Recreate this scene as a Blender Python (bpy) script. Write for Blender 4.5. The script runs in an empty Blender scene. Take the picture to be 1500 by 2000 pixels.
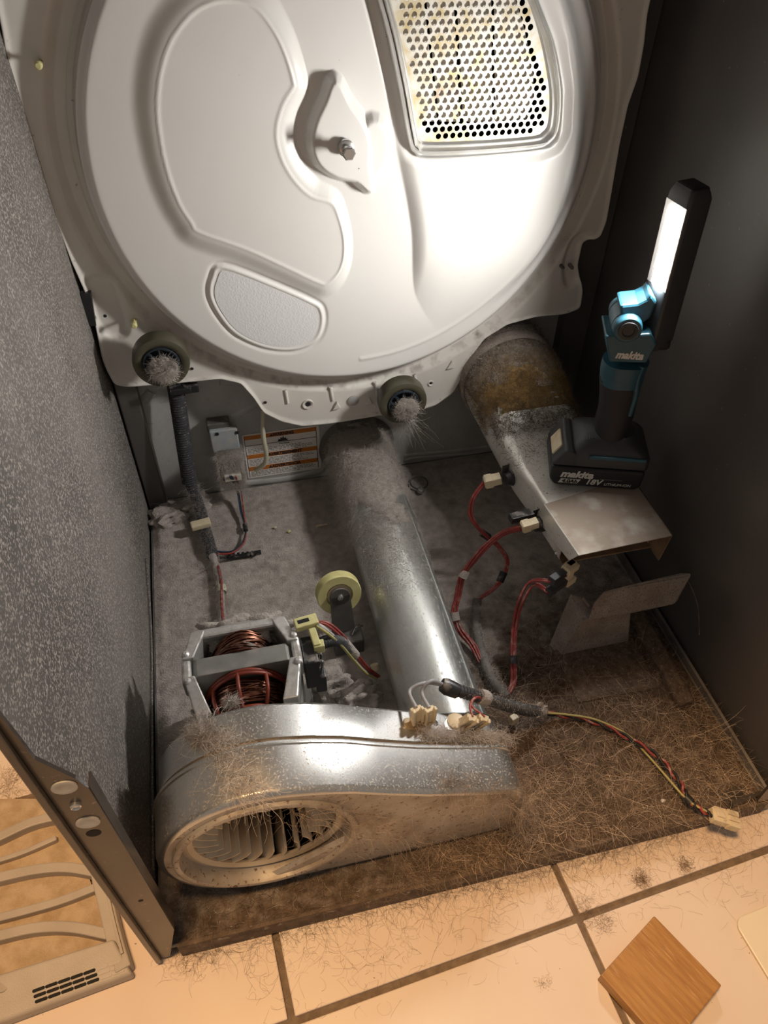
import bpy, bmesh, math, random
import numpy as np
from mathutils import Vector, Matrix

random.seed(7)
rng = np.random.default_rng(11)
scene = bpy.context.scene
col = scene.collection

# ------------------------------------------------------------------ camera
F_PX = 1460.86
CAM_R = np.array([[0.97370952, 0.15284439, -0.16890339],
                  [-0.22746907, 0.6919519, -0.68517179],
                  [0.01214836, 0.7055786, 0.70852753]])
CAM_C = np.array([0.16498216, -0.26731008, 0.86032716])
cd = bpy.data.cameras.new('camera')
cam = bpy.data.objects.new('camera', cd)
col.objects.link(cam)
cd.sensor_fit = 'HORIZONTAL'; cd.sensor_width = 36.0; cd.lens = F_PX / 1500 * 36.0
cd.clip_start = 0.02; cd.clip_end = 50
M = Matrix.Identity(4)
for i in range(3):
    for j in range(3):
        M[i][j] = CAM_R[i, j]
    M[i][3] = CAM_C[i]
cam.matrix_world = M
scene.camera = cam

# ------------------------------------------------------------------ world, room lamp, exposure
w = bpy.data.worlds.new('room_air'); scene.world = w; w.use_nodes = True
w.node_tree.nodes['Background'].inputs[0].default_value = (1.0, 0.88, 0.76, 1)
w.node_tree.nodes['Background'].inputs[1].default_value = 0.24
ld = bpy.data.lights.new('room_ceiling_lamp', 'AREA')
ld.shape = 'DISK'; ld.size = 0.36; ld.energy = 52; ld.color = (1.0, 0.60, 0.28)
lo = bpy.data.objects.new('room_ceiling_lamp', ld); col.objects.link(lo)
lo.location = (-0.12, -0.17, 2.35)
lo.rotation_euler = (Vector((0.3, 0.0, 0.0)) - lo.location).to_track_quat('-Z', 'Y').to_euler()
LED_STRENGTH = 640.0
scene.view_settings.view_transform = 'Standard'
scene.view_settings.look = 'None'
scene.view_settings.gamma = 1.0
scene.view_settings.use_curve_mapping = False
scene.view_settings.exposure = 0.0

# ------------------------------------------------------------------ helpers
def P(px, py, ax, v):
    """photo pixel -> point on the plane  axis[ax] == v"""
    d = CAM_R @ np.array([(px - 750) / F_PX, -(py - 1000) / F_PX, -1.0])
    t = (v - CAM_C[ax]) / d[ax]
    return CAM_C + t * d

def PZ(px, py, z): return P(px, py, 2, z)
def PY(px, py, y): return P(px, py, 1, y)

ORIGIN = {}

def link(o, parent=None):
    col.objects.link(o)
    if parent is not None:
        o.parent = parent
        loc = ORIGIN.get(parent.name)
        if loc is not None:
            o.matrix_parent_inverse = Matrix.Translation(-Vector(loc))
    return o

def tag(o, label=None, cat=None, group=None, kind=None):
    if label: o['label'] = label
    if cat: o['category'] = cat
    if group: o['group'] = group
    if kind: o['kind'] = kind
    return o

def thing(name, loc, label, cat, group=None):
    o = bpy.data.objects.new(name, None)
    o.empty_display_size = 0.01
    col.objects.link(o)
    o.location = loc
    ORIGIN[o.name] = tuple(loc)
    return tag(o, label, cat, group)

def mesh(name, VF, mat=None, parent=None, smooth=None, bevel=0, bseg=2, solid=0, xf=None, label=None):
    V, F = VF
    me = bpy.data.meshes.new(name)
    if xf is not None:
        V = [tuple(xf @ Vector(v)) for v in V]
    me.from_pydata([tuple(map(float, v)) for v in V], [], [tuple(map(int, f)) for f in F])
    bm = bmesh.new(); bm.from_mesh(me)
    if solid == 0:
        bmesh.ops.recalc_face_normals(bm, faces=bm.faces)
    bm.to_mesh(me); bm.free()
    if smooth is not None:
        for p in me.polygons: p.use_smooth = True
        me.set_sharp_from_angle(angle=math.radians(smooth))
    if mat is not None: me.materials.append(mat)
    o = bpy.data.objects.new(name, me)
    if solid:
        m = o.modifiers.new('thickness', 'SOLIDIFY'); m.thickness = solid; m.offset = 0
    if bevel:
        m = o.modifiers.new('edge', 'BEVEL'); m.width = bevel; m.segments = bseg
        m.limit_method = 'ANGLE'; m.angle_limit = math.radians(35)
    link(o, parent)
    if label: o['label'] = label
    return o

def join(*parts):
    V = []; F = []
    for v, f in parts:
        n = len(V); V += [tuple(x) for x in v]; F += [tuple(i + n for i in q) for q in f]
    return V, F

def move(VF, M):
    return [tuple(M @ Vector(v)) for v in VF[0]], VF[1]

def box(c, s, rz=0.0, rx=0.0, ry=0.0):
    hx, hy, hz = s[0] / 2, s[1] / 2, s[2] / 2
    V = [(x, y, z) for x in (-hx, hx) for y in (-hy, hy) for z in (-hz, hz)]
    F = [(0, 1, 3, 2), (4, 6, 7, 5), (0, 4, 5, 1), (2, 3, 7, 6), (0, 2, 6, 4), (1, 5, 7, 3)]
    Mx = Matrix.Translation(Vector(c)) @ Matrix.Rotation(rz, 4, 'Z') @ Matrix.Rotation(ry, 4, 'Y') @ Matrix.Rotation(rx, 4, 'X')
    return move((V, F), Mx)

def hexa(b, t):
    """8-corner solid from two quads"""
    V = [tuple(x) for x in b] + [tuple(x) for x in t]
    return V, [(0, 1, 2, 3), (7, 6, 5, 4), (0, 4, 5, 1), (1, 5, 6, 2), (2, 6, 7, 3), (3, 7, 4, 0)]

def frame(d):
    d = Vector(d).normalized()
    a = Vector((0, 0, 1)) if abs(d.z) < 0.9 else Vector((1, 0, 0))
    u = d.cross(a).normalized(); v = d.cross(u).normalized()
    return d, u, v

def lathe(p0, d, prof, n=32, cap0=False, cap1=False):
    """prof: list of (distance along d, radius)"""
    d, u, v = frame(d); p0 = Vector(p0); V = []; F = []
    for h, r in prof:
        for i in range(n):
            a = 2 * math.pi * i / n
            V.append(tuple(p0 + d * h + (u * math.cos(a) + v * math.sin(a)) * r))
    m = len(prof)
    for k in range(m - 1):
        for i in range(n):
            j = (i + 1) % n
            F.append((k * n + i, k * n + j, (k + 1) * n + j, (k + 1) * n + i))
    if cap0: F.append(tuple(range(n))[::-1])
    if cap1: F.append(tuple((m - 1) * n + i for i in range(n)))
    return V, F

def cyl(p0, p1, r, n=20):
    d = Vector(p1) - Vector(p0)
    return lathe(p0, d, [(0, r), (d.length, r)], n, True, True)

def spline(pts, n=8):
    pts = [Vector(p) for p in pts]
    if len(pts) < 3: 
        return [pts[0].lerp(pts[-1], i / n) for i in range(n + 1)]
    q = [pts[0] * 2 - pts[1]] + pts + [pts[-1] * 2 - pts[-2]]
    out = []
    for i in range(1, len(q) - 2):
        a, b, c, e = q[i - 1], q[i], q[i + 1], q[i + 2]
        for k in range(n):
            t = k / n
            out.append(0.5 * ((2 * b) + (c - a) * t + (2 * a - 5 * b + 4 * c - e) * t * t + (3 * b - a - 3 * c + e) * t ** 3))
    out.append(pts[-1])
    return out

def tube(pts, r, n=8, caps=True):
    """r: number or list"""
    pts = [Vector(p) for p in pts]; m = len(pts); V = []; F = []
    prev = None
    for k, p in enumerate(pts):
        d = (pts[min(k + 1, m - 1)] - pts[max(k - 1, 0)]).normalized()
        if prev is None:
            _, u, v = frame(d)
        else:
            u = (prev - d * prev.dot(d)).normalized(); v = d.cross(u)
        prev = u
        rr = r[k] if hasattr(r, '__len__') else r
        for i in range(n):
            a = 2 * math.pi * i / n
            V.append(tuple(p + (u * math.cos(a) + v * math.sin(a)) * rr))
    for k in range(m - 1):
        for i in range(n):
            j = (i + 1) % n
            F.append((k * n + i, k * n + j, (k + 1) * n + j, (k + 1) * n + i))
    if caps:
        F.append(tuple(range(n))[::-1]); F.append(tuple((m - 1) * n + i for i in range(n)))
    return V, F

def corrugated(pts, r0, r1, pitch, n=12):
    """ribbed conduit along a path"""
    sp = spline(pts, 40)
    L = [0]
    for a, b in zip(sp, sp[1:]): L.append(L[-1] + (b - a).length)
    N = max(4, int(L[-1] / pitch * 4)); q = []; rr = []
    for i in range(N + 1):
        s = L[-1] * i / N
        k = min(max(np.searchsorted(L, s) - 1, 0), len(sp) - 2)
        t = (s - L[k]) / max(1e-9, L[k + 1] - L[k])
        q.append(sp[k].lerp(sp[k + 1], t)); rr.append(r1 if i % 4 in (1, 2) else r0)
    return tube(q, rr, n)

def prism(poly, ax, v0, v1):
    """polygon (2-tuples of the two other axes in xyz order) extruded along ax"""
    def mk(p, v):
        if ax == 0: return (v, p[0], p[1])
        if ax == 1: return (p[0], v, p[1])
        return (p[0], p[1], v)
    n = len(poly)
    V = [mk(p, v0) for p in poly] + [mk(p, v1) for p in poly]
    F = [tuple(range(n))[::-1], tuple(range(n, 2 * n))]
    for i in range(n):
        j = (i + 1) % n
        F.append((i, j, n + j, n + i))
    return V, F

def loft(secs, closed=True, cap0=False, cap1=False):
    n = len(secs[0]); V = [tuple(p) for s in secs for p in s]; F = []
    for k in range(len(secs) - 1):
        for i in range(n if closed else n - 1):
            j = (i + 1) % n
            F.append((k * n + i, k * n + j, (k + 1) * n + j, (k + 1) * n + i))
    if cap0: F.append(tuple(range(n))[::-1])
    if cap1: F.append(tuple((len(secs) - 1) * n + i for i in range(n)))
    return V, F

def rrect(cx, cy, hw, hh, r, n=6):
    r = min(r, hw * 0.999, hh * 0.999); out = []
    for qx, qy, a0 in ((1, 1, 0), (-1, 1, 90), (-1, -1, 180), (1, -1, 270)):
        for k in range(n + 1):
            a = math.radians(a0 + 90 * k / n)
            out.append((cx + qx * (hw - r) + r * math.cos(a), cy + qy * (hh - r) + r * math.sin(a)))
    return out

def blob(c, s, seed=0, amp=0.25, n=2, freq=3.0):
    """lumpy clump"""
    bm = bmesh.new(); bmesh.ops.create_icosphere(bm, subdivisions=n + 1, radius=1)
    r = np.random.default_rng(seed); ph = r.uniform(0, 6.28, (6, 4)); V = []
    for v in bm.verts:
        x, y, z = v.co; k = 1.0
        for a in ph:
            k += amp / 2.2 * math.sin(freq * (x * math.cos(a[0]) + y * math.sin(a[0])) * 1.6 + a[1]) * math.cos(freq * z + a[2])
        V.append((c[0] + s[0] * x * k, c[1] + s[1] * y * k, c[2] + s[2] * z * k))
    bm.verts.index_update()
    Fc = [tuple(v.index for v in f.verts) for f in bm.faces]; bm.free()
    return V, Fc

def text(name, s, size, M4, mat, parent, extrude=0.0002, shear=0.0, bold=0.0, align='LEFT', width=None):
    cu = bpy.data.curves.new(name, 'FONT'); cu.body = s; cu.size = size; cu.extrude = extrude
    cu.shear = shear; cu.offset = bold; cu.align_x = align; cu.align_y = 'CENTER'; cu.resolution_u = 3
    t = bpy.data.objects.new('tmp', cu); col.objects.link(t)
    dg = bpy.context.evaluated_depsgraph_get(); dg.update()
    me = bpy.data.meshes.new_from_object(t.evaluated_get(dg)); me.name = name
    col.objects.unlink(t); bpy.data.objects.remove(t); bpy.data.curves.remove(cu)
    if width:
        xs = [v.co.x for v in me.vertices]; k = width / max(1e-6, max(xs) - min(xs))
        for v in me.vertices: v.co.x *= k
    me.transform(M4); me.materials.clear(); me.materials.append(mat)
    o = bpy.data.objects.new(name, me); link(o, parent)
    return o

def basis(o, x, y):
    """matrix: origin o, x dir, y dir"""
    x = Vector(x).normalized(); y = Vector(y); y = (y - x * y.dot(x)).normalized(); z = x.cross(y)
    Mx = Matrix.Identity(4)
    for i in range(3):
        Mx[i][0] = x[i]; Mx[i][1] = y[i]; Mx[i][2] = z[i]; Mx[i][3] = o[i]
    return Mx

# numpy helpers ---------------------------------------------------------
def vnoise(x, y, seed=0):
    r = np.random.default_rng(seed); T = r.random((256, 256))
    xi = np.floor(x).astype(int); yi = np.floor(y).astype(int)
    fx = x - xi; fy = y - yi; fx = fx * fx * (3 - 2 * fx); fy = fy * fy * (3 - 2 * fy)
    a = T[xi % 256, yi % 256]; b = T[(xi + 1) % 256, yi % 256]; c = T[xi % 256, (yi + 1) % 256]; e = T[(xi + 1) % 256, (yi + 1) % 256]
    return (a * (1 - fx) + b * fx) * (1 - fy) + (c * (1 - fx) + e * fx) * fy

def fbm(x, y, f, seed=0, octs=4):
    s = 0; a = 1; t = 0
    for k in range(octs):
        s = s + a * vnoise(x * f + 17 * k, y * f + 31 * k, seed + k); t += a; a *= 0.5; f *= 2.03
    return s / t

def sdf(poly, X, Z):
    """signed distance, negative inside"""
    poly = np.asarray(poly); d2 = np.full(X.shape, 1e9); ins = np.zeros(X.shape, bool)
    n = len(poly)
    for i in range(n):
        a = poly[i]; b = poly[(i + 1) % n]; e = b - a
        t = np.clip(((X - a[0]) * e[0] + (Z - a[1]) * e[1]) / max(1e-12, e @ e), 0, 1)
        d2 = np.minimum(d2, (X - a[0] - t * e[0]) ** 2 + (Z - a[1] - t * e[1]) ** 2)
        c = ((a[1] > Z) != (b[1] > Z)) & (X < e[0] * (Z - a[1]) / (e[1] if abs(e[1]) > 1e-12 else 1e-12) + a[0])
        ins ^= c
    d = np.sqrt(d2)
    return np.where(ins, -d, d)

def sstep(a, b, x):
    t = np.clip((x - a) / (b - a), 0, 1); return t * t * (3 - 2 * t)

def np_mesh(name, V, Q, mat, parent=None, smooth=False):
    """V (n,3), Q (m,4) quads"""
    me = bpy.data.meshes.new(name); k = Q.shape[1]
    me.vertices.add(len(V)); me.vertices.foreach_set('co', np.ascontiguousarray(V, np.float32).ravel())
    me.loops.add(Q.size); me.loops.foreach_set('vertex_index', np.ascontiguousarray(Q, np.int32).ravel())
    me.polygons.add(len(Q)); me.polygons.foreach_set('loop_start', np.arange(0, Q.size, k, dtype=np.int32))
    me.polygons.foreach_set('use_smooth', np.full(len(Q), smooth))
    me.update(calc_edges=True); me.validate()
    me.materials.append(mat)
    o = bpy.data.objects.new(name, me); link(o, parent)
    return o

def strands_data(roots, dirs, length, segs=4, radius=0.00015, curl=1.2, sag=0.0, seed=1, zmin=None):
    """hair-like three-sided strands"""
    r = np.random.default_rng(seed); N = len(roots)
    p = np.array(roots, float); d = np.array(dirs, float); d /= np.linalg.norm(d, axis=1)[:, None] + 1e-9
    L = length * r.lognormal(0, 0.35, N); step = (L / segs)[:, None]
    axis = r.normal(0, 1, (N, 3)); axis[:, 2] *= 1.6; axis /= np.linalg.norm(axis, axis=1)[:, None]
    ang = r.normal(0, curl, N)[:, None] / segs
    pts = [p.copy()]; ds = [d.copy()]
    for k in range(segs):
        d = d * np.cos(ang) + np.cross(axis, d) * np.sin(ang) + r.normal(0, 0.10 * curl / max(1, segs / 4), (N, 3))
        d[:, 2] -= sag / segs
        d /= np.linalg.norm(d, axis=1)[:, None]
        p = p + d * step
        if zmin is not None:
            p[:, 2] = np.maximum(p[:, 2], zmin(p[:, 0], p[:, 1]) if callable(zmin) else zmin)
        pts.append(p.copy()); ds.append(d.copy())
    up = np.array([0.13, 0.21, 0.97]); V = np.zeros((N, segs + 1, 3, 3))
    for k in range(segs + 1):
        a = np.cross(ds[k], up); a /= np.linalg.norm(a, axis=1)[:, None] + 1e-9; b = np.cross(ds[k], a)
        rad = radius * (1 - 0.55 * k / segs)
        for i in range(3):
            t = 2 * math.pi * i / 3
            V[:, k, i] = pts[k] + (a * math.cos(t) + b * math.sin(t)) * rad
    base = (np.arange(N) * (segs + 1) * 3)[:, None, None]
    kk = np.arange(segs)[None, :, None] * 3; ii = np.arange(3)[None, None, :]; jj = (ii + 1) % 3
    Q = np.stack([base + kk + ii, base + kk + jj, base + kk + 3 + jj, base + kk + 3 + ii], -1).reshape(-1, 4)
    return V.reshape(-1, 3), Q

def strands(name, roots, dirs, length, mat, parent=None, **kw):
    V, Q = strands_data(roots, dirs, length, **kw)
    return np_mesh(name, V, Q, mat, parent)

def rand_dirs(n, zup=0.3, seed=3):
    r = np.random.default_rng(seed); a = r.uniform(0, 2 * math.pi, n)
    return np.stack([np.cos(a), np.sin(a), np.abs(r.normal(0, zup, n))], 1)

# ------------------------------------------------------------------ materials
def pm(name, c1, c2=None, scale=30, rough=0.5, metal=0.0, bump=0.0, bscale=200, detail=4, mixpos=(0.35, 0.65),
       speck=None, dust=0.0, dustc=(0.33, 0.29, 0.26), spec=0.5, coat=0.0, rough2=None, stretch=None, dscale=60):
    m = bpy.data.materials.new(name); m.use_nodes = True
    nt = m.node_tree; N = nt.nodes; Lk = nt.links; b = N['Principled BSDF']
    b.inputs['Roughness'].default_value = rough; b.inputs['Metallic'].default_value = metal
    b.inputs['Specular IOR Level'].default_value = spec
    if coat: b.inputs['Coat Weight'].default_value = coat; b.inputs['Coat Roughness'].default_value = 0.15
    tc = N.new('ShaderNodeTexCoord'); vec = tc.outputs['Object']
    if stretch:
        mp = N.new('ShaderNodeMapping'); mp.inputs['Scale'].default_value = stretch[:3]
        if len(stretch) > 3: mp.inputs['Rotation'].default_value = (0, 0, stretch[3])
        Lk.new(vec, mp.inputs['Vector']); vec = mp.outputs['Vector']
    def noise(s, d=detail):
        n = N.new('ShaderNodeTexNoise'); n.inputs['Scale'].default_value = s; n.inputs['Detail'].default_value = d
        Lk.new(vec, n.inputs['Vector']); return n
    def ramp(fac, a, c):
        r = N.new('ShaderNodeMapRange'); r.inputs['From Min'].default_value = a; r.inputs['From Max'].default_value = c
        Lk.new(fac, r.inputs['Value']); return r.outputs['Result']
    def mix(fac, A, B):
        x = N.new('ShaderNodeMix'); x.data_type = 'RGBA'
        if isinstance(fac, float): x.inputs[0].default_value = fac
        else: Lk.new(fac, x.inputs[0])
        for s_, v in ((x.inputs[6], A), (x.inputs[7], B)):
            if isinstance(v, tuple): s_.default_value = (*v, 1)
            else: Lk.new(v, s_)
        return x.outputs[2]
    out = c1
    if c2 is not None:
        f = ramp(noise(scale).outputs['Fac'], *mixpos)
        out = mix(f, c1, c2)
        if rough2 is not None:
            r = N.new('ShaderNodeMapRange'); r.inputs['To Min'].default_value = rough; r.inputs['To Max'].default_value = rough2
            Lk.new(f, r.inputs['Value']); Lk.new(r.outputs['Result'], b.inputs['Roughness'])
    if speck:
        sc, ss, a, c = speck
        out = mix(ramp(noise(ss, 3).outputs['Fac'], a, c), out, sc)
    if dust:
        g = N.new('ShaderNodeNewGeometry'); sp = N.new('ShaderNodeSeparateXYZ'); Lk.new(g.outputs['Normal'], sp.inputs[0])
        up = ramp(sp.outputs['Z'], 0.15, 0.9)
        nz = ramp(noise(dscale, 6).outputs['Fac'], 0.62 - 0.45 * dust, 0.78 - 0.35 * dust)
        mu = N.new('ShaderNodeMath'); mu.operation = 'MULTIPLY'; Lk.new(up, mu.inputs[0]); Lk.new(nz, mu.inputs[1])
        out = mix(mu.outputs[0], out, dustc)
        if metal:
            s2 = N.new('ShaderNodeMath'); s2.operation = 'MULTIPLY_ADD'; s2.inputs[1].default_value = -metal; s2.inputs[2].default_value = metal
            Lk.new(mu.outputs[0], s2.inputs[0]); Lk.new(s2.outputs[0], b.inputs['Metallic'])
            if rough2 is None:
                s3 = N.new('ShaderNodeMath'); s3.operation = 'MULTIPLY_ADD'; s3.inputs[1].default_value = 0.95 - rough; s3.inputs[2].default_value = rough
                Lk.new(mu.outputs[0], s3.inputs[0]); Lk.new(s3.outputs[0], b.inputs['Roughness'])
    if isinstance(out, tuple): b.inputs['Base Color'].default_value = (*out, 1)
    else: Lk.new(out, b.inputs['Base Color'])
    if bump:
        bn = N.new('ShaderNodeBump'); bn.inputs['Strength'].default_value = bump; bn.inputs['Distance'].default_value = 0.002
        Lk.new(noise(bscale, 6).outputs['Fac'], bn.inputs['Height']); Lk.new(bn.outputs['Normal'], b.inputs['Normal'])
    return m

LINT = (0.30, 0.265, 0.24)
MT = {}
MT['enamel'] = pm('white_enamel', (0.72, 0.705, 0.675), (0.75, 0.74, 0.72), 6, rough=0.32, bump=0.04, bscale=900, speck=((0.45, 0.40, 0.33), 160, 0.76, 0.8))
MT['enamel_plate'] = pm('white_enamel_outer', (0.74, 0.715, 0.67), (0.68, 0.645, 0.59), 14, rough=0.35, speck=((0.36, 0.31, 0.26), 120, 0.70, 0.78), dust=0.35)
MT['orange_peel'] = pm('white_enamel_orange_peel', (0.74, 0.74, 0.74), rough=0.2, bump=0.35, bscale=420)
MT['galv'] = pm('galvanised_steel', (0.60, 0.605, 0.60), (0.54, 0.545, 0.54), 25, rough=0.30, metal=0.9, bump=0.03, bscale=500, speck=((0.20, 0.17, 0.14), 700, 0.66, 0.70), dust=0.12, dustc=LINT, dscale=500)
MT['galv_duct'] = pm('galvanised_duct_steel', (0.66, 0.67, 0.65), (0.55, 0.57, 0.56), 26, rough=0.34, metal=0.85, stretch=(1, 0.4, 1), speck=((0.3, 0.27, 0.24), 600, 0.68, 0.73), dust=0.12, dustc=LINT, dscale=420)
MT['galv_rear'] = pm('galvanised_rear_panel', (0.52, 0.52, 0.505), (0.40, 0.395, 0.385), 12, rough=0.55, metal=0.2, speck=((0.42, 0.38, 0.34), 90, 0.60, 0.72), bump=0.2, bscale=120)
MT['funnel'] = pm('aluminised_steel', (0.80, 0.78, 0.74), (0.70, 0.68, 0.64), 30, rough=0.38, metal=0.5, speck=((0.16, 0.12, 0.09), 420, 0.66, 0.70))
MT['hood'] = pm('aluminised_hood', (0.60, 0.56, 0.51), (0.42, 0.36, 0.30), 25, rough=0.45, metal=0.5, rough2=0.7, dust=0.8, dustc=(0.30, 0.235, 0.185), dscale=30)
MT['bracket'] = pm('dusty_steel_bracket', (0.36, 0.31, 0.27), (0.26, 0.21, 0.18), 40, rough=0.8, metal=0.2, bump=0.5, bscale=300, speck=((0.18, 0.14, 0.115), 420, 0.54, 0.68))
MT['paint_left'] = pm('dusty_charcoal_paint', (0.055, 0.051, 0.047), (0.17, 0.156, 0.143), 4, rough=0.55, mixpos=(0.25, 0.62), speck=((0.40, 0.36, 0.325), 480, 0.50, 0.66), bump=0.25, bscale=500)
MT['paint_right'] = pm('charcoal_paint', (0.075, 0.070, 0.068), (0.105, 0.096, 0.091), 5, rough=0.32, speck=((0.22, 0.20, 0.18), 160, 0.71, 0.75))
MT['flange'] = pm('glossy_dark_flange', (0.05, 0.045, 0.042), (0.09, 0.075, 0.062), 18, rough=0.25, metal=0.3, speck=((0.22, 0.17, 0.13), 140, 0.66, 0.76))
MT['pan'] = pm('dusty_steel_pan', (0.22, 0.20, 0.185), (0.13, 0.115, 0.105), 20, rough=0.75, metal=0.2)
MT['lint'] = pm('grey_lint', (0.50, 0.45, 0.41), (0.37, 0.325, 0.295), 90, rough=1.0, bump=1.0, bscale=420, detail=7, speck=((0.22, 0.18, 0.155), 30, 0.60, 0.80), spec=0.05)
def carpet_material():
    '''grey lint towards the rear, brown pet hair darkened for dim light towards the front corner'''
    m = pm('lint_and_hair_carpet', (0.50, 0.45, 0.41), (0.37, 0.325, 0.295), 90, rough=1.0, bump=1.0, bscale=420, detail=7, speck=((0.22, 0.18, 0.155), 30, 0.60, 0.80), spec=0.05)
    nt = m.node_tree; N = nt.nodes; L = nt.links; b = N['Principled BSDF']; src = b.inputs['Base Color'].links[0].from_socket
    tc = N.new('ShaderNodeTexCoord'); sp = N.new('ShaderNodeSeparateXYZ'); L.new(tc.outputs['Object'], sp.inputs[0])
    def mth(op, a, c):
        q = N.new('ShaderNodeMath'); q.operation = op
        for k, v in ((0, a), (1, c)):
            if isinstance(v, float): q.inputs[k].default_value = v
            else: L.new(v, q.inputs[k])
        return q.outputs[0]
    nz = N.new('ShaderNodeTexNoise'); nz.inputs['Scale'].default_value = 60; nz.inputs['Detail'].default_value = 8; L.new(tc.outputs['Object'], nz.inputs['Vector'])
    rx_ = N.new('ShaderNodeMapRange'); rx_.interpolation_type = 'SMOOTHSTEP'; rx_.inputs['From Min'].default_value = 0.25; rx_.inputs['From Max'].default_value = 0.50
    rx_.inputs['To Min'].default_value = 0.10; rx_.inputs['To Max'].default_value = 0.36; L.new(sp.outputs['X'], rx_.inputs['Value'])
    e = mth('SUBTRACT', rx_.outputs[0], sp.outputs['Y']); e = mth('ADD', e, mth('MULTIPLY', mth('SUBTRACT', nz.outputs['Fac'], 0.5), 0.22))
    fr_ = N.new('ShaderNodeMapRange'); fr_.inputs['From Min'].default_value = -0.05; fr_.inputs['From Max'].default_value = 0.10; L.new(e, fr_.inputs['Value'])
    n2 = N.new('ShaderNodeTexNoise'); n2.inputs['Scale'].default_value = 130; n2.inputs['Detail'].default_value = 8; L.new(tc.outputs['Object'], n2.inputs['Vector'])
    cr = N.new('ShaderNodeMix'); cr.data_type = 'RGBA'; cr.inputs[6].default_value = (0.062, 0.043, 0.032, 1); cr.inputs[7].default_value = (0.15, 0.110, 0.085, 1)  # front tones: brown hair, with the dimness of the pan painted in
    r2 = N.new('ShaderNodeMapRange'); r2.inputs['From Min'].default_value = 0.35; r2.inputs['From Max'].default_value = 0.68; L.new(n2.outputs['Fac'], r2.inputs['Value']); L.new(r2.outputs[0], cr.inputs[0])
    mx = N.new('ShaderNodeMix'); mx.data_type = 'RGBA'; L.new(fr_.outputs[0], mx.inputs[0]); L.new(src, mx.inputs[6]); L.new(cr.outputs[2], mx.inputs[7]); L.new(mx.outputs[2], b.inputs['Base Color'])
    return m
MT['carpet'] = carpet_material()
MT['lint_light'] = pm('pale_lint', (0.46, 0.42, 0.385), (0.35, 0.31, 0.28), 160, rough=1.0, bump=1.0, bscale=600, detail=7, spec=0.05)
MT['fuzz'] = pm('lint_fibre', (0.52, 0.47, 0.43), (0.36, 0.32, 0.29), 30, rough=0.9, spec=0.1)
MT['fuzz_dark'] = pm('dark_lint_fibre', (0.12, 0.09, 0.065), (0.20, 0.15, 0.10), 40, rough=0.9, spec=0.1)
MT['fuzz_brown'] = pm('singed_brown_fibre', (0.40, 0.255, 0.10), (0.21, 0.135, 0.06), 45, rough=0.9, spec=0.1)
MT['tuft'] = pm('brown_lint_tuft', (0.27, 0.195, 0.14), (0.19, 0.13, 0.09), 40, rough=0.9, spec=0.1)
MT['hair'] = pm('tan_pet_hair', (0.36, 0.27, 0.20), (0.13, 0.095, 0.068), 60, rough=0.5, spec=0.35)
MT['alu'] = pm('cast_aluminium', (0.72, 0.71, 0.69), (0.58, 0.57, 0.55), 60, rough=0.42, metal=0.75, bump=0.1, bscale=300, dust=0.35, dustc=LINT)
MT['lam'] = pm('grey_lamination_steel', (0.30, 0.295, 0.275), (0.24, 0.235, 0.22), 50, rough=0.5, metal=0.4, dust=0.2)
MT['copper'] = pm('enamelled_copper', (0.11, 0.038, 0.024), (0.24, 0.10, 0.06), 120, rough=0.34, metal=0.8, dust=0.15)
MT['red_plastic'] = pm('rust_red_plastic', (0.24, 0.040, 0.018), (0.18, 0.03, 0.015), 40, rough=0.45)
MT['black'] = pm('black_plastic', (0.018, 0.018, 0.020), rough=0.4, dust=0.25, dustc=LINT, dscale=90)
MT['conduit'] = pm('black_corrugated_plastic', (0.028, 0.028, 0.032), (0.05, 0.05, 0.055), 60, rough=0.5, dust=0.10, dustc=LINT, dscale=300)
MT['rubber'] = pm('olive_black_rubber', (0.06, 0.055, 0.035), (0.085, 0.078, 0.05), 30, rough=0.4)
MT['hub'] = pm('dark_blue_hub', (0.02, 0.028, 0.038), rough=0.4)
MT['cream'] = pm('cream_nylon', (0.72, 0.62, 0.44), (0.62, 0.51, 0.33), 60, rough=0.45, dust=0.1)
MT['pulley'] = pm('pale_yellow_nylon', (0.66, 0.62, 0.30), (0.55, 0.49, 0.22), 60, rough=0.35)
MT['impeller'] = pm('tan_polypropylene', (0.66, 0.55, 0.40), (0.54, 0.43, 0.30), 40, rough=0.5, dust=0.15, dustc=(0.36, 0.27, 0.2))
MT['red_wire'] = pm('red_silicone_wire', (0.34, 0.045, 0.042), (0.22, 0.035, 0.03), 90, rough=0.5, dust=0.30, dustc=(0.40, 0.25, 0.20), dscale=160)
MT['black_wire'] = pm('black_wire', (0.015, 0.014, 0.014), rough=0.5)
MT['grey_wire'] = pm('grey_wire', (0.36, 0.36, 0.38), rough=0.5, dust=0.2)
MT['yellow_wire'] = pm('yellow_green_wire', (0.42, 0.37, 0.14), rough=0.5)
MT['blue_wire'] = pm('blue_wire', (0.03, 0.06, 0.14), rough=0.5)
MT['white_wire'] = pm('white_wire', (0.6, 0.58, 0.52), rough=0.5)
MT['steel'] = pm('bright_steel', (0.62, 0.61, 0.60), rough=0.25, metal=0.9)
MT['dark_steel'] = pm('dark_steel', (0.16, 0.15, 0.14), rough=0.45, metal=0.6, dust=0.3, dustc=LINT)
MT['brass'] = pm('brass_plate', (0.62, 0.50, 0.34), rough=0.35, metal=0.7)
MT['teal'] = pm('teal_plastic', (0.018, 0.085, 0.125), (0.015, 0.07, 0.105), 80, rough=0.42)
MT['charcoal_plastic'] = pm('charcoal_plastic', (0.035, 0.036, 0.040), rough=0.5)
MT['soft_black'] = pm('black_grip_rubber', (0.014, 0.013, 0.016), rough=0.6, bump=0.1, bscale=900)
MT['print_white'] = pm('printed_pale_ink', (0.62, 0.60, 0.56), rough=0.5)
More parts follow.
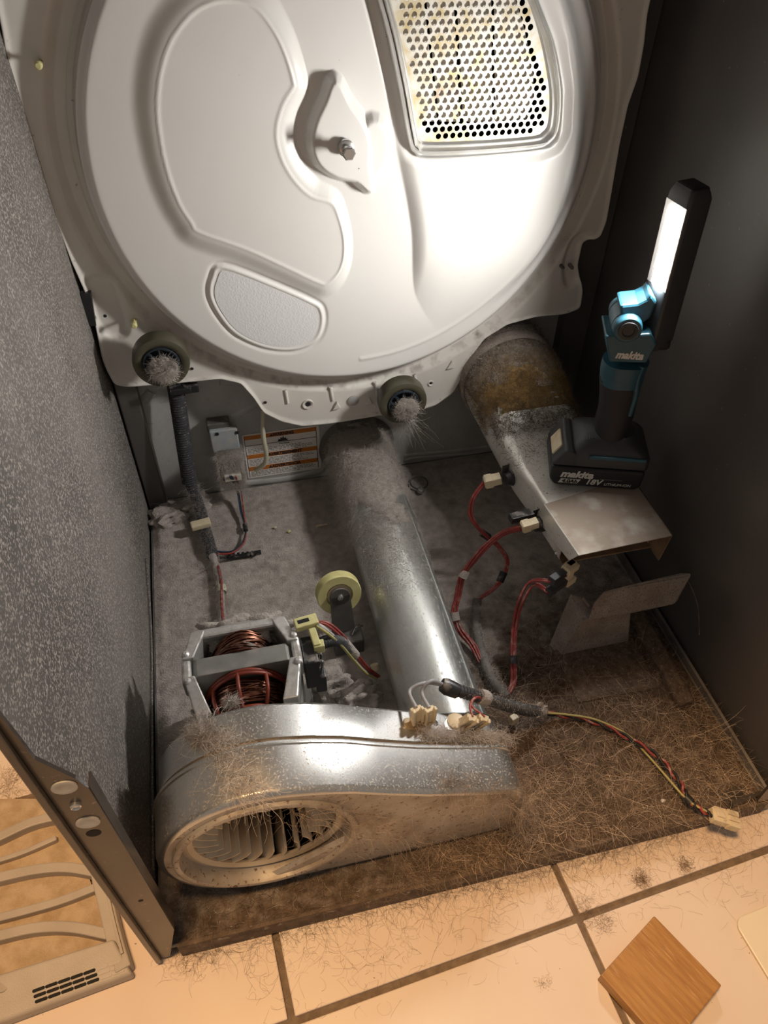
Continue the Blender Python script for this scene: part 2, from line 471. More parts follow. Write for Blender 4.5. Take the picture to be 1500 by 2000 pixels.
MT['print_dim'] = pm('printed_small_ink', (0.16, 0.16, 0.15), rough=0.5)
MT['print_black'] = pm('printed_black_ink', (0.02, 0.015, 0.012), rough=0.6)
MT['print_grey'] = pm('printed_fine_ink', (0.22, 0.21, 0.20), rough=0.6)
MT['label_white'] = pm('label_paper', (0.82, 0.80, 0.76), (0.74, 0.71, 0.66), 60, rough=0.5)
MT['label_orange'] = pm('label_orange', (0.52, 0.17, 0.025), rough=0.5)
MT['clear_strap'] = pm('milky_plastic', (0.55, 0.52, 0.40), rough=0.35)
MT['blue_plate'] = pm('pale_blue_plate', (0.30, 0.34, 0.37), (0.40, 0.39, 0.37), 60, rough=0.6, dust=0.4)
MT['mat'] = pm('brown_hair_felt', (0.17, 0.125, 0.095), (0.10, 0.072, 0.055), 110, rough=1.0, bump=1.0, bscale=500, detail=8, speck=((0.24, 0.18, 0.135), 240, 0.56, 0.70), spec=0.05)
MT['grout'] = pm('brown_grout', (0.22, 0.165, 0.115), (0.16, 0.115, 0.08), 120, rough=0.9, bump=0.4, bscale=300)
MT['tile'] = pm('pale_ceramic_tile', (0.74, 0.635, 0.545), (0.68, 0.55, 0.455), 4.5, rough=0.30, mixpos=(0.4, 0.7), speck=((0.30, 0.22, 0.16), 130, 0.74, 0.77))
MT['wood'] = pm('golden_pine', (0.42, 0.215, 0.062), (0.30, 0.135, 0.036), 30, rough=0.5, stretch=(0.7, 9.0, 9.0), detail=8, mixpos=(0.36, 0.66), speck=((0.50, 0.28, 0.10), 60, 0.56, 0.70), bump=0.15, bscale=120)
MT['filter_plastic'] = pm('grey_tan_plastic', (0.42, 0.37, 0.32), (0.38, 0.33, 0.28), 30, rough=0.5, bump=0.15, bscale=700)
MT['filter_mesh'] = pm('lint_filled_mesh', (0.55, 0.43, 0.30), (0.42, 0.31, 0.20), 60, rough=1.0, bump=0.8, bscale=700, spec=0.05)
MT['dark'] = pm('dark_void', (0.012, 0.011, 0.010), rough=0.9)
MT['cream_plate'] = pm('cream_painted_plate', (0.78, 0.70, 0.55), rough=0.4)
MT['grille'] = pm('scorched_perforated_plate', (0.68, 0.66, 0.60), (0.55, 0.45, 0.24), 70, rough=0.42, metal=0.2, mixpos=(0.42, 0.66), speck=((0.36, 0.25, 0.18), 26, 0.60, 0.76))
MT['grille_frame'] = pm('satin_steel_frame', (0.70, 0.70, 0.69), (0.64, 0.63, 0.60), 30, rough=0.30, metal=0.7)
MT['baffle'] = pm('pale_heat_baffle', (0.78, 0.77, 0.75), (0.66, 0.62, 0.57), 120, rough=0.5, metal=0.15, speck=((0.32, 0.25, 0.2), 150, 0.62, 0.70))
MT['duct_inside'] = pm('tan_sooty_steel', (0.28, 0.19, 0.12), (0.11, 0.07, 0.045), 18, rough=0.75, metal=0.2, bump=0.3, bscale=80)
m = bpy.data.materials.new('led_light'); m.use_nodes = True
b = m.node_tree.nodes['Principled BSDF']; b.inputs['Base Color'].default_value = (0.9, 0.9, 0.9, 1)
b.inputs['Emission Color'].default_value = (1.0, 0.97, 0.925, 1); b.inputs['Emission Strength'].default_value = LED_STRENGTH
MT['led'] = m

W = 0.70            # inner width of the cabinet
WR = 0.712          # right side panel
D = 0.672           # rear panel
FLOOR = -0.032      # tile surface

# ================================================================== tiled floor
floor = mesh('floor', box((0.3, 0.1, FLOOR - 0.015), (2.6, 2.2, 0.02)), MT['grout'])
tag(floor, 'brown grout floor between large pale ceramic tiles', 'floor', kind='structure')
TH = 0.07686; TO = Vector((0.44296, -0.0620, 0)); TS = 0.31996
tu = Vector((math.cos(TH), math.sin(TH), 0)); tv = Vector((-math.sin(TH), math.cos(TH), 0))
tile_me = None
for i in range(-4, 3):
    for j in range(-2, 3):
        c = TO + tu * TS * (i + 0.5) + tv * TS * (j + 0.5)
        if tile_me is None:
            o = mesh('tile', box((0, 0, 0), (TS - 0.0075, TS - 0.0075, 0.008)), MT['tile'], floor, bevel=0.0012)
            tile_me = o.data; src = o
        else:
            o = src.copy(); col.objects.link(o)
        o.location = (c.x, c.y, FLOOR - 0.004 + random.uniform(-0.0003, 0.0003)); o.rotation_euler = (0, 0, TH)

# ================================================================== dryer cabinet
cab = thing('dryer_cabinet', (0.35, 0.33, FLOOR), 'dark charcoal metal dryer cabinet with its front and top off, standing on tiles', 'dryer')
# base pan with a front lip
mesh('base_pan', join(box((0.352, 0.336, -0.004), (0.70, 0.672, 0.008)),
                      box((0.704, 0.336, 0.002), (0.004, 0.66, 0.018))), MT['pan'], cab, bevel=0.001)
MT['lip'] = pm('grimy_pan_lip', (0.16, 0.115, 0.085), (0.08, 0.055, 0.04), 60, rough=0.85, bump=0.8, bscale=300, speck=((0.3, 0.25, 0.2), 90, 0.62, 0.7))
mesh('front_lip', box((0.362, -0.001, -0.015), (0.684, 0.004, 0.030)), MT['lip'], cab)
# side panels
lp = mesh('side_panel', box((-0.0035, 0.337, 0.452), (0.005, 0.674, 0.966)), MT['paint_left'], cab, label='dusty grey left side panel')
rp = mesh('side_panel', box((WR + 0.0025, 0.337, 0.452), (0.005, 0.674, 0.966)), MT['paint_right'], cab, label='dark clean right side panel')
# long stamped crease running down the dusty panel near the pan
for nm, qs in (('side_seam', [(286, 1090), (296, 1250), (297, 1480), (299, 1700)]),):
    pts = [P(x, y, 0, 0.0015) for x, y in qs]
    mesh(nm, tube(spline(pts, 6), 0.0014, 6), MT['paint_left'], lp)
# front flange of the left panel
fl = [(-0.006, -0.026), (0.008, -0.026), (0.026, 0.050), (0.0262, 0.245), (0.0255, 0.362), (0.0215, 0.378), (0.006, 0.412), (0.0035, 0.47), (0.0035, 0.93), (-0.006, 0.93)]
fo = mesh('front_flange', prism(fl, 1, -0.0015, 0.0015), MT['flange'], lp)
mesh('flange_fold', prism([(-0.006, -0.026), (-0.0005, -0.026), (-0.0005, 0.93), (-0.006, 0.93)], 1, -0.006, -0.0015), MT['flange'], lp, bevel=0.001)
mesh('flange_return', box((0.0255, 0.006, 0.205), (0.0015, 0.012, 0.31)), MT['flange'], lp)
def disc_on_flange(px, py, r, name, mat, t=0.0015):
    p = PY(px, py, -0.0015)
    return mesh(name, lathe(p, (0, -1, 0), [(0, r), (t * 0.7, r), (t, r * 0.8), (t * 0.6, r * 0.6)], 20, False, True), mat, lp, smooth=40)
disc_on_flange(126, 1537, 0.0085, 'rivet', MT['galv_rear'])
disc_on_flange(172, 1605, 0.0085, 'rivet', MT['galv_rear'])
disc_on_flange(148, 1571, 0.004, 'small_rivet', MT['steel'], 0.003)
disc_on_flange(183, 1627, 0.0055, 'keyhole', MT['dark'], 0.0003)
disc_on_flange(275, 1759, 0.0022, 'screw_hole', MT['dark'], 0.0003)
# right front flange
frp = [(WR + 0.005, -0.026), (WR - 0.012, -0.026), (WR - 0.026, 0.01), (WR - 0.026, 0.36), (WR - 0.002, 0.41), (WR - 0.002, 0.93), (WR + 0.005, 0.93)]
mesh('front_flange', prism(frp, 1, -0.0015, 0.0015), MT['flange'], rp)
mesh('corner_gusset', join(box((0.676, 0.004, 0.001), (0.045, 0.005, 0.022), rz=0.1), box((0.664, 0.012, 0.004), (0.03, 0.016, 0.002), rz=0.2)), MT['flange'], rp)
# unseen lid, added to keep the room lamp off the rear
mesh('shade_lid', box((0.353, 0.335, 0.937), (0.722, 0.680, 0.004)), MT['paint_right'], cab)
# rear panel with stamped ribs
rear = mesh('rear_panel', box((0.353, D + 0.003, 0.44), (0.714, 0.005, 0.94)), MT['galv_rear'], cab)
def rib(pts, r, y=D, name='stamped_rib'):
    V, Fc = tube(spline([PY(x, yy, y + 0.0005) for x, yy in pts], 8), r, 8)
    V = [(a, y + 0.0005 + (b_ - y - 0.0005) * 0.45, c) for a, b_, c in V]
    return mesh(name, (V, Fc), MT['galv_rear'], rear, smooth=60)
rib([(275, 790), (296, 765)], 0.008)
rib([(455, 815), (540, 760), (430, 745)], 0.006)
rib([(470, 945), (560, 935), (632, 918)], 0.006)
rib([(790, 890), (880, 882), (960, 872)], 0.004)
rib([(790, 905), (810, 895), (960, 884)], 0.003)
mesh('rear_corner_post_and_shade', box((WR - 0.022, D - 0.010, 0.44), (0.042, 0.020, 0.94)), MT['paint_right'], cab)  # right strip added dark, standing in for shade on the rear panel
mesh('rear_corner_post_and_shade', box((0.016, D - 0.012, 0.16), (0.028, 0.022, 0.32)), MT['dark_steel'], cab, bevel=0.002)

# ================================================================== rear bulkhead of the drum
bk = thing('drum_bulkhead', (0.336, 0.61, 0.17), 'white enamelled rear drum bulkhead with stamped dish and metal grille', 'bulkhead')
BC = np.array([0.3387, 0.5361]); BR = 0.2965
YD = 0.599       # front of dish rim
YP = 0.624       # outer plate
def px_poly(pts, y):
    return np.array([[q[0], q[2]] for q in (PY(a, b_, y) for a, b_ in pts)])
def smooth_poly(poly, n=6):
    q = [Vector((p[0], p[1], 0)) for p in poly]
    m_ = len(q); out = []
    for i in range(m_):
        a, b_, c, e = q[i - 1], q[i], q[(i + 1) % m_], q[(i + 2) % m_]
        for k in range(n):
            t = k / n
            v = 0.5 * ((2 * b_) + (c - a) * t + (2 * a - 5 * b_ + 4 * c - e) * t * t + (3 * b_ - a - 3 * c + e) * t ** 3)
            out.append((v.x, v.y))
    return np.array(out)

outl = px_poly([(1262, 28), (1256, 85), (1245, 147), (1225, 204), (1208, 283), (1194, 368), (1183, 431), (1171, 462), (1139, 474), (1129, 521), (1137, 567), (1132, 601),
                (1103, 612), (1047, 617), (990, 632), (945, 660), (915, 700), (897, 742), (885, 765), (850, 790), (800, 806), (740, 810), (650, 825), (590, 831), (550, 822), (515, 805), (495, 775), (470, 747),
                (430, 738), (350, 746), (250, 754), (224, 750), (210, 725), (200, 700), (188, 640), (181, 612), (163, 562), (140, 510), (110, 430), (78, 335), (45, 240), (20, 150), (5, 60)], YP)
outl = np.vstack([outl, [[0.006, 0.72], [0.008, 0.80], [0.05, 0.86], [0.62, 0.86], [0.672, 0.80], [0.676, 0.72]]])

fr_out = px_poly([(600, -430), (739, 0), (775, 150), (800, 280), (812, 303), (835, 314), (940, 309), (1058, 297), (1085, 285), (1097, 262), (1102, 180), (1087, 90), (1060, 15), (1015, -110), (930, -280), (800, -430)], 0.585)
fr_in = px_poly([(650, -380), (765, 0), (799, 135), (818, 250), (824, 271), (840, 279), (940, 276), (1040, 268), (1062, 260), (1073, 240), (1075, 180), (1060, 90), (1036, 10), (992, -100), (915, -260), (790, -380)], 0.585)
mesaL = smooth_poly(px_poly([(445, 2), (500, 18), (540, 70), (562, 120), (574, 163), (573, 175), (553, 210), (541, 260), (550, 310), (575, 355), (610, 388), (648, 400), (662, 425), (673, 470), (672, 510), (660, 540), (640, 558),
                             (622, 555), (560, 526), (480, 490), (390, 458), (375, 440), (350, 400), (325, 330), (309, 240), (310, 170), (325, 105), (350, 58), (390, 18)], 0.586), 4)
mesaR = smooth_poly(px_poly([(660, -300), (700, -100), (735, 60), (765, 190), (790, 320), (808, 400), (817, 470), (812, 540), (792, 620), (770, 690), (860, 660), (960, 600), (1060, 500), (1115, 380), (1135, 240), (1125, 80), (1080, -120), (980, -300), (820, -420)], 0.588), 4)
hubp = smooth_poly(px_poly([(659, 165), (684, 210), (708, 243), (722, 285), (723, 330), (727, 378), (700, 358), (660, 348), (628, 325), (615, 288), (622, 245), (640, 205)], 0.579), 4)
hubr = px_poly([(735 + 26 * math.cos(t), 292 + 50 * math.sin(t)) for t in np.linspace(0, 2 * math.pi, 20)[:-1]], 0.583)
lowp = smooth_poly(px_poly([(437, 528), (530, 562), (610, 597), (628, 612), (630, 640), (618, 668), (590, 684), (555, 688), (510, 680), (460, 655), (427, 615), (412, 580), (417, 548)], 0.591), 4)
pockL = smooth_poly(px_poly([(163, 548), (195, 540), (228, 560), (246, 610), (250, 650), (225, 664), (195, 645), (172, 600)], YP), 4)
pockR = smooth_poly(px_poly([(1150, 455), (1125, 462), (1108, 490), (1100, 530), (1108, 560), (1135, 545), (1160, 500)], YP), 4)

NA = 900
ang = np.linspace(0, 2 * math.pi, NA, endpoint=False)
# outline radius for every angle
orad = np.zeros(NA)
for k, a in enumerate(ang):
    dv = np.array([math.cos(a), math.sin(a)]); best = 0.3
    for i in range(len(outl)):
        p0 = outl[i] - BC; e = outl[(i + 1) % len(outl)] - outl[i]
        det = dv[0] * -e[1] + e[0] * dv[1]
        if abs(det) < 1e-12: continue
        t = (p0[0] * -e[1] + e[0] * p0[1]) / det; s_ = (dv[0] * p0[1] - dv[1] * p0[0]) / det
        if t > 0 and -1e-9 <= s_ <= 1 + 1e-9: best = max(best, t)
    orad[k] = best
ker = np.array([1, 2, 3, 2, 1]) / 9.0
orad = sum(np.roll(orad, s_ - 2) * ker[s_] for s_ in range(5))

def dish_depth(X, Z):
    r = np.hypot(X - BC[0], Z - BC[1])
    h = np.zeros(X.shape)
    dl = sdf(mesaL, X, Z); dr = sdf(mesaR, X, Z); dh = sdf(hubp, X, Z); dlo = sdf(lowp, X, Z)
    h += 0.0075 * (1 - sstep(0.001, 0.027, dl))
    h += 0.0011 * np.exp(-(dl / 0.0016) ** 2)
    h = np.maximum(h, 0.013 * (1 - sstep(-0.012, 0.020, dr)) * sstep(0.30, 0.43, Z))
    # valley between the two raised fields
    h -= 0.013 * np.exp(-((X - 0.352 + 0.16 * (Z - 0.55)) / 0.042) ** 2) * (1 - sstep(0.17, 0.275, r)) * sstep(-0.002, 0.02, dl)
    hubh = 0.019 * (1 - sstep(-0.001, 0.012, dh))
    h = np.maximum(h, hubh - 0.004)
    h = np.maximum(h, 0.010 * (1 - sstep(-0.002, 0.010, sdf(hubr, X, Z))))
    # small lower window with a double bead
    h += 0.0016 * np.exp(-(dlo / 0.0018) ** 2) - 0.0016 * np.exp(-((dlo - 0.0055) / 0.0022) ** 2)
    # seat round the grille
    dg = sdf(fr_out, X, Z)
    h -= 0.005 * (1 - sstep(0.002, 0.014, dg))
    # ring bead near the rim
    h += 0.0012 * np.exp(-((r - 0.262) / 0.003) ** 2) * (X > BC[0])
    return h, r

rs = np.concatenate([np.linspace(0.0008, 0.272, 150), np.linspace(0.274, BR, 18)])
A, Rr = np.meshgrid(ang, rs)
X = BC[0] + Rr * np.cos(A); Z = BC[1] + Rr * np.sin(A)
h, r = dish_depth(X, Z)
rim = sstep(BR - 0.016, BR, r)
Y = YD - h * (1 - sstep(BR - 0.03, BR - 0.014, r)) + 0.010 * rim ** 3
V = np.stack([X, Y, Z], -1).reshape(-1, 3)
nr = len(rs)
ii, jj = np.meshgrid(np.arange(nr - 1), np.arange(NA), indexing='ij'); j2 = (jj + 1) % NA
Q = np.stack([ii * NA + jj, ii * NA + j2, (ii + 1) * NA + j2, (ii + 1) * NA + jj], -1).reshape(-1, 4)
cen = V[Q].mean(1)
keep = sdf(px_poly([(600, -430), (742, 0), (778, 150), (806, 285), (835, 308), (940, 303), (1055, 292), (1088, 265), (1094, 180), (1080, 90), (1052, 15), (1008, -110), (920, -280), (800, -430)], 0.585), cen[:, 0], cen[:, 2]) > 0
dish = np_mesh('dished_panel', V, Q[keep], MT['enamel'], bk, smooth=True)
# skirt of the dish and the outer plate
orr = [(BR, YD + 0.010), (BR + 0.0005, YD + 0.018), (BR - 0.001, YP + 0.008), (BR + 0.004, YP + 0.012), (BR + 0.010, YP + 0.0125), (BR + 0.0125, YP + 0.011), (BR + 0.0135, YP + 0.0125), (BR + 0.022, YP + 0.0115), (BR + 0.030, YP + 0.002), (BR + 0.034, YP)]
rows = []
for rr_, yy_ in orr[:4]:
    rows.append(np.stack([BC[0] + rr_ * np.cos(ang), np.full(NA, yy_), BC[1] + rr_ * np.sin(ang)], -1))
np_mesh_rows = rows
span = orad - (BR + 0.004)
for k in range(46):
    t = k / 45
    rad = BR + 0.004 + span * t
    x = BC[0] + rad * np.cos(ang); z = BC[1] + rad * np.sin(ang)
    off = rad - BR
    y = np.interp(off, [0.004, 0.010, 0.0118, 0.0135, 0.022, 0.030, 0.034], [YP + 0.012, YP + 0.012, YP + 0.0105, YP + 0.012, YP + 0.0115, YP + 0.002, YP])
    y = y + 0.007 * (1 - sstep(-0.006, 0.004, sdf(pockL, x, z))) + 0.006 * (1 - sstep(-0.005, 0.004, sdf(pockR, x, z)))
    edge = orad - rad
    y = y - 0.0025 * np.exp(-(edge / 0.004) ** 2) * (span > 0.02)
    rows.append(np.stack([x, y, z], -1))
for back, ins in ((0.004, -0.0015), (0.014, -0.002)):
    rad = orad + ins * -1
    rows.append(np.stack([BC[0] + rad * np.cos(ang), np.full(NA, YP + back), BC[1] + rad * np.sin(ang)], -1))
V = np.concatenate(rows); nr = len(rows)
ii, jj = np.meshgrid(np.arange(nr - 1), np.arange(NA), indexing='ij'); j2 = (jj + 1) % NA
Q = np.stack([ii * NA + jj, ii * NA + j2, (ii + 1) * NA + j2, (ii + 1) * NA + jj], -1).reshape(-1, 4)
plate = np_mesh('outer_plate', V, Q, MT['enamel_plate'], bk, smooth=True)

# glossy window below the left field
low = lowp
cxy = low.mean(0); small = cxy + (low - cxy) * 0.93
mesh('window_panel', ([(p[0], YD - 0.0006, p[1]) for p in small], [tuple(range(len(small)))]), MT['orange_peel'], dish)

# ---- grille: perforated plate, steel frame, baffle strips behind
YG = 0.591
p0 = PY(842, 267, YG); p1 = PY(1049, 254, YG)
gu = np.array([p1[0] - p0[0], p1[2] - p0[2]]); S = np.linalg.norm(gu) / 15; gu /= np.linalg.norm(gu); gv = np.array([-gu[1], gu[0]])
V = []; Fc = []
HR = S * 0.365; CR = S / math.sqrt(3)
gi = [(i, j) for j in range(-4, 62) for i in range(-40, 40)]
cent = np.array([[p0[0], p0[2]] + gu * S * (i + 0.5 * (j % 2)) + gv * S * 0.866 * j for i, j in gi])
din = sdf(fr_in, cent[:, 0], cent[:, 1])
for (i, j), c, dd in zip(gi, cent, din):
    if dd > 0.006: continue
    hexv = [c + CR * (gu * math.cos(math.radians(30 + 60 * k)) + gv * math.sin(math.radians(30 + 60 * k))) for k in range(6)]
    n0 = len(V)
    if j < 0 or dd > -HR - 0.0015:
        V += [(q[0], YG, q[1]) for q in hexv]; Fc.append(tuple(range(n0, n0 + 6))); continue
    V += [(q[0], YG, q[1]) for q in hexv]
    for k in range(12):
        a = math.radians(30 + 30 * k); q = c + HR * (gu * math.cos(a) + gv * math.sin(a)); V.append((q[0], YG, q[1]))
    for k in range(6):
        k2 = (k + 1) % 6; a, b_, c2 = n0 + 6 + 2 * k, n0 + 6 + 2 * k + 1, n0 + 6 + (2 * k + 2) % 12
        Fc += [(n0 + k, a, b_), (n0 + k, b_, n0 + k2), (n0 + k2, b_, c2)]
gr = mesh('perforated_plate', (V, Fc), MT['grille'], bk, solid=0.0008)
fo_ = smooth_poly(fr_out, 5); fi_ = smooth_poly(fr_in, 5)
secs = []
for t, yy in ((0.0, 0.583), (0.04, 0.5745), (0.16, 0.5720), (0.30, 0.5735), (0.36, 0.5762), (0.42, 0.5738), (0.55, 0.5705), (0.68, 0.5738), (0.75, 0.5765), (0.84, 0.5748), (0.95, 0.5765), (1.0, 0.579)):
    secs.append([(a[0] * (1 - t) + b_[0] * t, yy + 0.013, a[1] * (1 - t) + b_[1] * t) for a, b_ in zip(fo_, fi_)])
mesh('grille_frame', loft(secs), MT['grille_frame'], bk, smooth=50)
# heat baffle strips seen through the holes
strips = [[(790, -330), (826, 0), (852, 235), (806, 235), (775, 80), (735, -60), (680, -330)],
          [(799, -330), (831, 0), (857, 235), (896, 236), (884, 0), (850, -330)],
          [(858, -330), (890, 0), (903, 236), (959, 236), (957, 0), (930, -330)],
          [(940, -300), (963, 0), (965, 236), (1025, 230), (1040, 190), (1038, 130), (1020, 50), (985, -70), (960, -200)]]
for st in strips:
    pl = px_poly(st, YG + 0.007)
    mesh('heat_baffle', prism([tuple(q) for q in pl], 1, YG + 0.0030, YG + 0.0042), MT['baffle'], bk)
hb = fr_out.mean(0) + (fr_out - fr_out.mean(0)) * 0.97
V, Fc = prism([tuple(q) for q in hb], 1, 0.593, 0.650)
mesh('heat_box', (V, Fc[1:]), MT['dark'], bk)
# centre bolt
pb = PY(676, 290, 0.577)
mesh('bolt_washer', lathe((pb[0], 0.581, pb[2]), (0, -1, 0), [(0, 0.009), (0.004, 0.009), (0.005, 0.0075)], 24, False, True), MT['steel'], bk, smooth=40)
mesh('centre_bolt', join(lathe((pb[0], 0.579, pb[2]), (0, -1, 0), [(0, 0.0052), (0.016, 0.0052), (0.016, 0.0068), (0.0165, 0.007)], 20), 
                         lathe((pb[0], 0.565, pb[2]), (0, -1, 0), [(0, 0.0075), (0.005, 0.0075), (0.006, 0.0062)], 6, True, True)), MT['steel'], bk, smooth=30, label='hex bolt at the hub')
# fasteners, holes and stampings of the outer plate
def plate_hole(px, py, r, name='stamped_hole'):
    p = PY(px, py, YP)
    o = mesh(name, lathe((p[0], YP + 0.002, p[2]), (0, -1, 0), [(0, r * 2.6), (0.004, r * 2.3), (0.0035, r * 1.5), (0.001, r * 1.1)], 24), MT['enamel_plate'], plate, smooth=60)
    mesh('hole_shadow', lathe((p[0], YP - 0.0005, p[2]), (0, -1, 0), [(0, r * 1.1), (0.0004, r * 1.1)], 20, False, True), MT['dark'], plate)
plate_hole(601, 789, 0.0034); plate_hole(841, 748, 0.0018)
for px, py, r in ((375, 720, 0.0022), (518, 786, 0.0024), (205, 617, 0.0022)):
    p = PY(px, py, YP - 0.001)
    mesh('small_hole', lathe(p, (0, -1, 0), [(0, r), (0.0004, r)], 14, False, True), MT['dark'], plate)
for px, py in ((657, 792), (720, 784), (880, 713)):
    p = PY(px, py, YP - 0.001)
    mesh('lance_tab', prism([(p[0] - 0.006, p[2] - 0.006), (p[0] + 0.006, p[2] - 0.004), (p[0] + 0.001, p[2] + 0.008)], 1, YP - 0.004, YP), MT['enamel_plate'], plate, bevel=0.001)
p = PY(690, 782, YP - 0.001)
mesh('round_stamp', lathe(p, (0, -1, 0), [(0, 0.0085), (0.0012, 0.0085), (0.0016, 0.0078)], 28, False, True), MT['galv_rear'], plate, smooth=40)
for px, py in ((560, 775), (648, 770), (735, 760), (812, 745)):
    a = PY(px - 3, py - 14, YP); b2 = PY(px + 2, py + 12, YP)
    mesh('stamped_rib', tube([Vector(a), Vector(b2)], 0.0025, 8), MT['enamel_plate'], plate, smooth=60)
for px, py in ((1096, 519), (1114, 519)):
    p = PY(px, py, YP - 0.001)
    mesh('sheet_screw', join(lathe((p[0], YP + 0.002, p[2]), (0, -1, 0), [(0, 0.0028), (0.010, 0.0024), (0.013, 0.0006)], 10, False, True)), MT['dark_steel'], plate, smooth=40)
for px, py in ((75, 127), (262, 635)):
    p = PY(px, py, YP - 0.014)
    mesh('nylon_clip', join(lathe((p[0], YP, p[2]), (0, -1, 0), [(0, 0.0022), (0.012, 0.0022), (0.012, 0.004), (0.016, 0.004), (0.018, 0.0025)], 12, False, True),
                            box((p[0], YP - 0.006, p[2]), (0.007, 0.010, 0.0012))), MT['pulley'], plate, label='pale yellow nylon clip')
mesh('spring_clip', join(box((PY(170, 600, 0.63)[0] + 0.002, 0.632, PY(170, 600, 0.63)[2]), (0.012, 0.02, 0.045), ry=0.1)), MT['black'], plate, bevel=0.001)

# ================================================================== drum rollers
def roller(px, py, yc, label, seed):
    c = PY(px, py, yc); r = 0.0355
    t = thing('drum_roller', (c[0], YP - 0.002, c[2]), label, 'roller', 'drum support rollers')
    o = Vector((c[0], yc - 0.012, c[2])); d = (0, 1, 0)
    mesh('rubber_tyre', lathe(o, d, [(0.004, 0.023), (0.001, 0.026), (0.0, 0.030), (0.002, 0.0345), (0.006, r), (0.020, r), (0.024, 0.0345), (0.026, 0.030), (0.026, 0.020)], 48), MT['rubber'], t, smooth=50)
    hb_ = mesh('hub', lathe(o, d, [(0.003, 0.0235), (0.001, 0.0225), (0.001, 0.0205), (0.009, 0.0185), (0.010, 0.008), (0.004, 0.0075), (0.004, 0.003)], 36, False, True), MT['hub'], t, smooth=40)
    for k in range(8):
        a = k * math.pi / 4
        mesh('spoke', box((o.x + 0.0135 * math.cos(a), o.y + 0.007, o.z + 0.0135 * math.sin(a)), (0.012, 0.007, 0.002), ry=-a), MT['hub'], hb_)
    mesh('shaft', cyl((o.x, o.y - 0.003, o.z), (o.x, YP + 0.002, o.z), 0.0055, 16), MT['dark_steel'], t, smooth=40)
    # lint wad caught on the hub
    lw = Vector((o.x + 0.002, o.y - 0.004, o.z - 0.004))
    wad = mesh('lint_wad', blob(lw, (0.0150, 0.010, 0.0150), seed, 0.22, 3, 4), MT['lint_light'], t, smooth=80)
    wad['kind'] = 'stuff'
    r_ = np.random.default_rng(seed); n = 2200
    dv = r_.normal(0, 1, (n, 3)); dv[:, 1] = -np.abs(dv[:, 1]); dv /= np.linalg.norm(dv, axis=1)[:, None]
    roots = np.array(lw) + dv * np.array([0.0145, 0.010, 0.0145]) * 0.92
    s = strands('lint_fibre', roots, dv + r_.normal(0, 0.6, (n, 3)), 0.008, MT['fuzz'], wad, segs=4, radius=0.00018, curl=2.2, seed=seed)
    s['kind'] = 'stuff'
    return t
roller(315, 702, 0.585, 'dark rubber drum roller with a lint wad, above the ribbed black conduit', 5)
roller(785, 781, 0.585, 'dark rubber drum roller with a lint wad, above the round exhaust duct', 6)

# ================================================================== exhaust duct
XD, ZD, RD = 0.3475, 0.056, 0.0495
duct = thing('exhaust_duct', (XD, 0.4, ZD - RD), 'round galvanised exhaust duct running from blower to rear panel', 'duct')
mesh('duct_pipe', lathe((XD, 0.128, ZD), (0, 1, 0), [(0, RD), (0.18, RD), (0.345, RD), (0.3455, RD + 0.0012), (0.350, RD + 0.0012), (0.352, RD - 0.0005), (0.50, RD - 0.0005), (0.54, RD - 0.0005)], 72), MT['galv_duct'], duct, smooth=40)
mesh('lock_seam', box((XD + 0.0405, 0.33, ZD + 0.029), (0.008, 0.40, 0.0016), ry=0.95), MT['galv_duct'], duct, bevel=0.0005)
mesh('rear_collar', lathe((XD, 0.650, ZD), (0, 1, 0), [(0.02, RD + 0.0005), (0.0, RD + 0.001), (-0.002, RD + 0.003), (0.0, RD + 0.006), (0.010, RD + 0.007), (0.0195, RD + 0.014)], 64), MT['dark_steel'], duct, smooth=40)

# ================================================================== blower
BX, BZ = 0.128, 0.113
bl = thing('blower', (0.2, 0.08, 0.0), 'galvanised steel blower housing with tan fan wheel, linked to the exhaust duct', 'blower')
def volute(off):
    c = np.array([BX, BZ]); Rv = 0.100 + off; pts = []
    for a in np.linspace(268, 74, 40):
        pts.append((c[0] + Rv * math.cos(math.radians(a)), c[1] + Rv * math.sin(math.radians(a))))
    top = [(0.185, 0.200), (0.215, 0.187), (0.250, 0.166), (0.290, 0.144), (0.330, 0.126), (0.362, 0.113)]
    pts += [(x, z + off) for x, z in top]
    cx_, cz_ = 0.372, 0.085
    for a in np.linspace(75, 0, 7):
        pts.append((cx_ + (0.022 + off) * math.cos(math.radians(a)), cz_ + (0.022 + off) * math.sin(math.radians(a))))
    for a in np.linspace(0, -88, 7):
        pts.append((cx_ + (0.022 + off) * math.cos(math.radians(a)), 0.033 + (0.022 + off) * math.sin(math.radians(a))))
    return pts
YF, YM, YR = 0.034, 0.082, 0.130
def vsec(off, y): return [(x, y, z) for x, z in volute(off)]
fr = mesh('front_shell', loft([vsec(0.0055, YM + 0.004), vsec(0.0062, YM + 0.003), vsec(0.0062, YM), vsec(0.0045, YM - 0.001), vsec(0.0045, YF + 0.006), vsec(0.0035, YF + 0.0025), vsec(0.0005, YF), vsec(-0.003, YF - 0.0004)]), MT['galv'], bl, smooth=35)
mesh('rear_shell', loft([vsec(-0.001, YM + 0.009), vsec(0.0018, YM + 0.0092), vsec(0.0018, YM + 0.012), vsec(0.0, YM + 0.0125), vsec(-0.0005, YR - 0.003), vsec(-0.003, YR), vsec(-0.03, YR)], cap1=True), MT['galv'], bl, smooth=35)
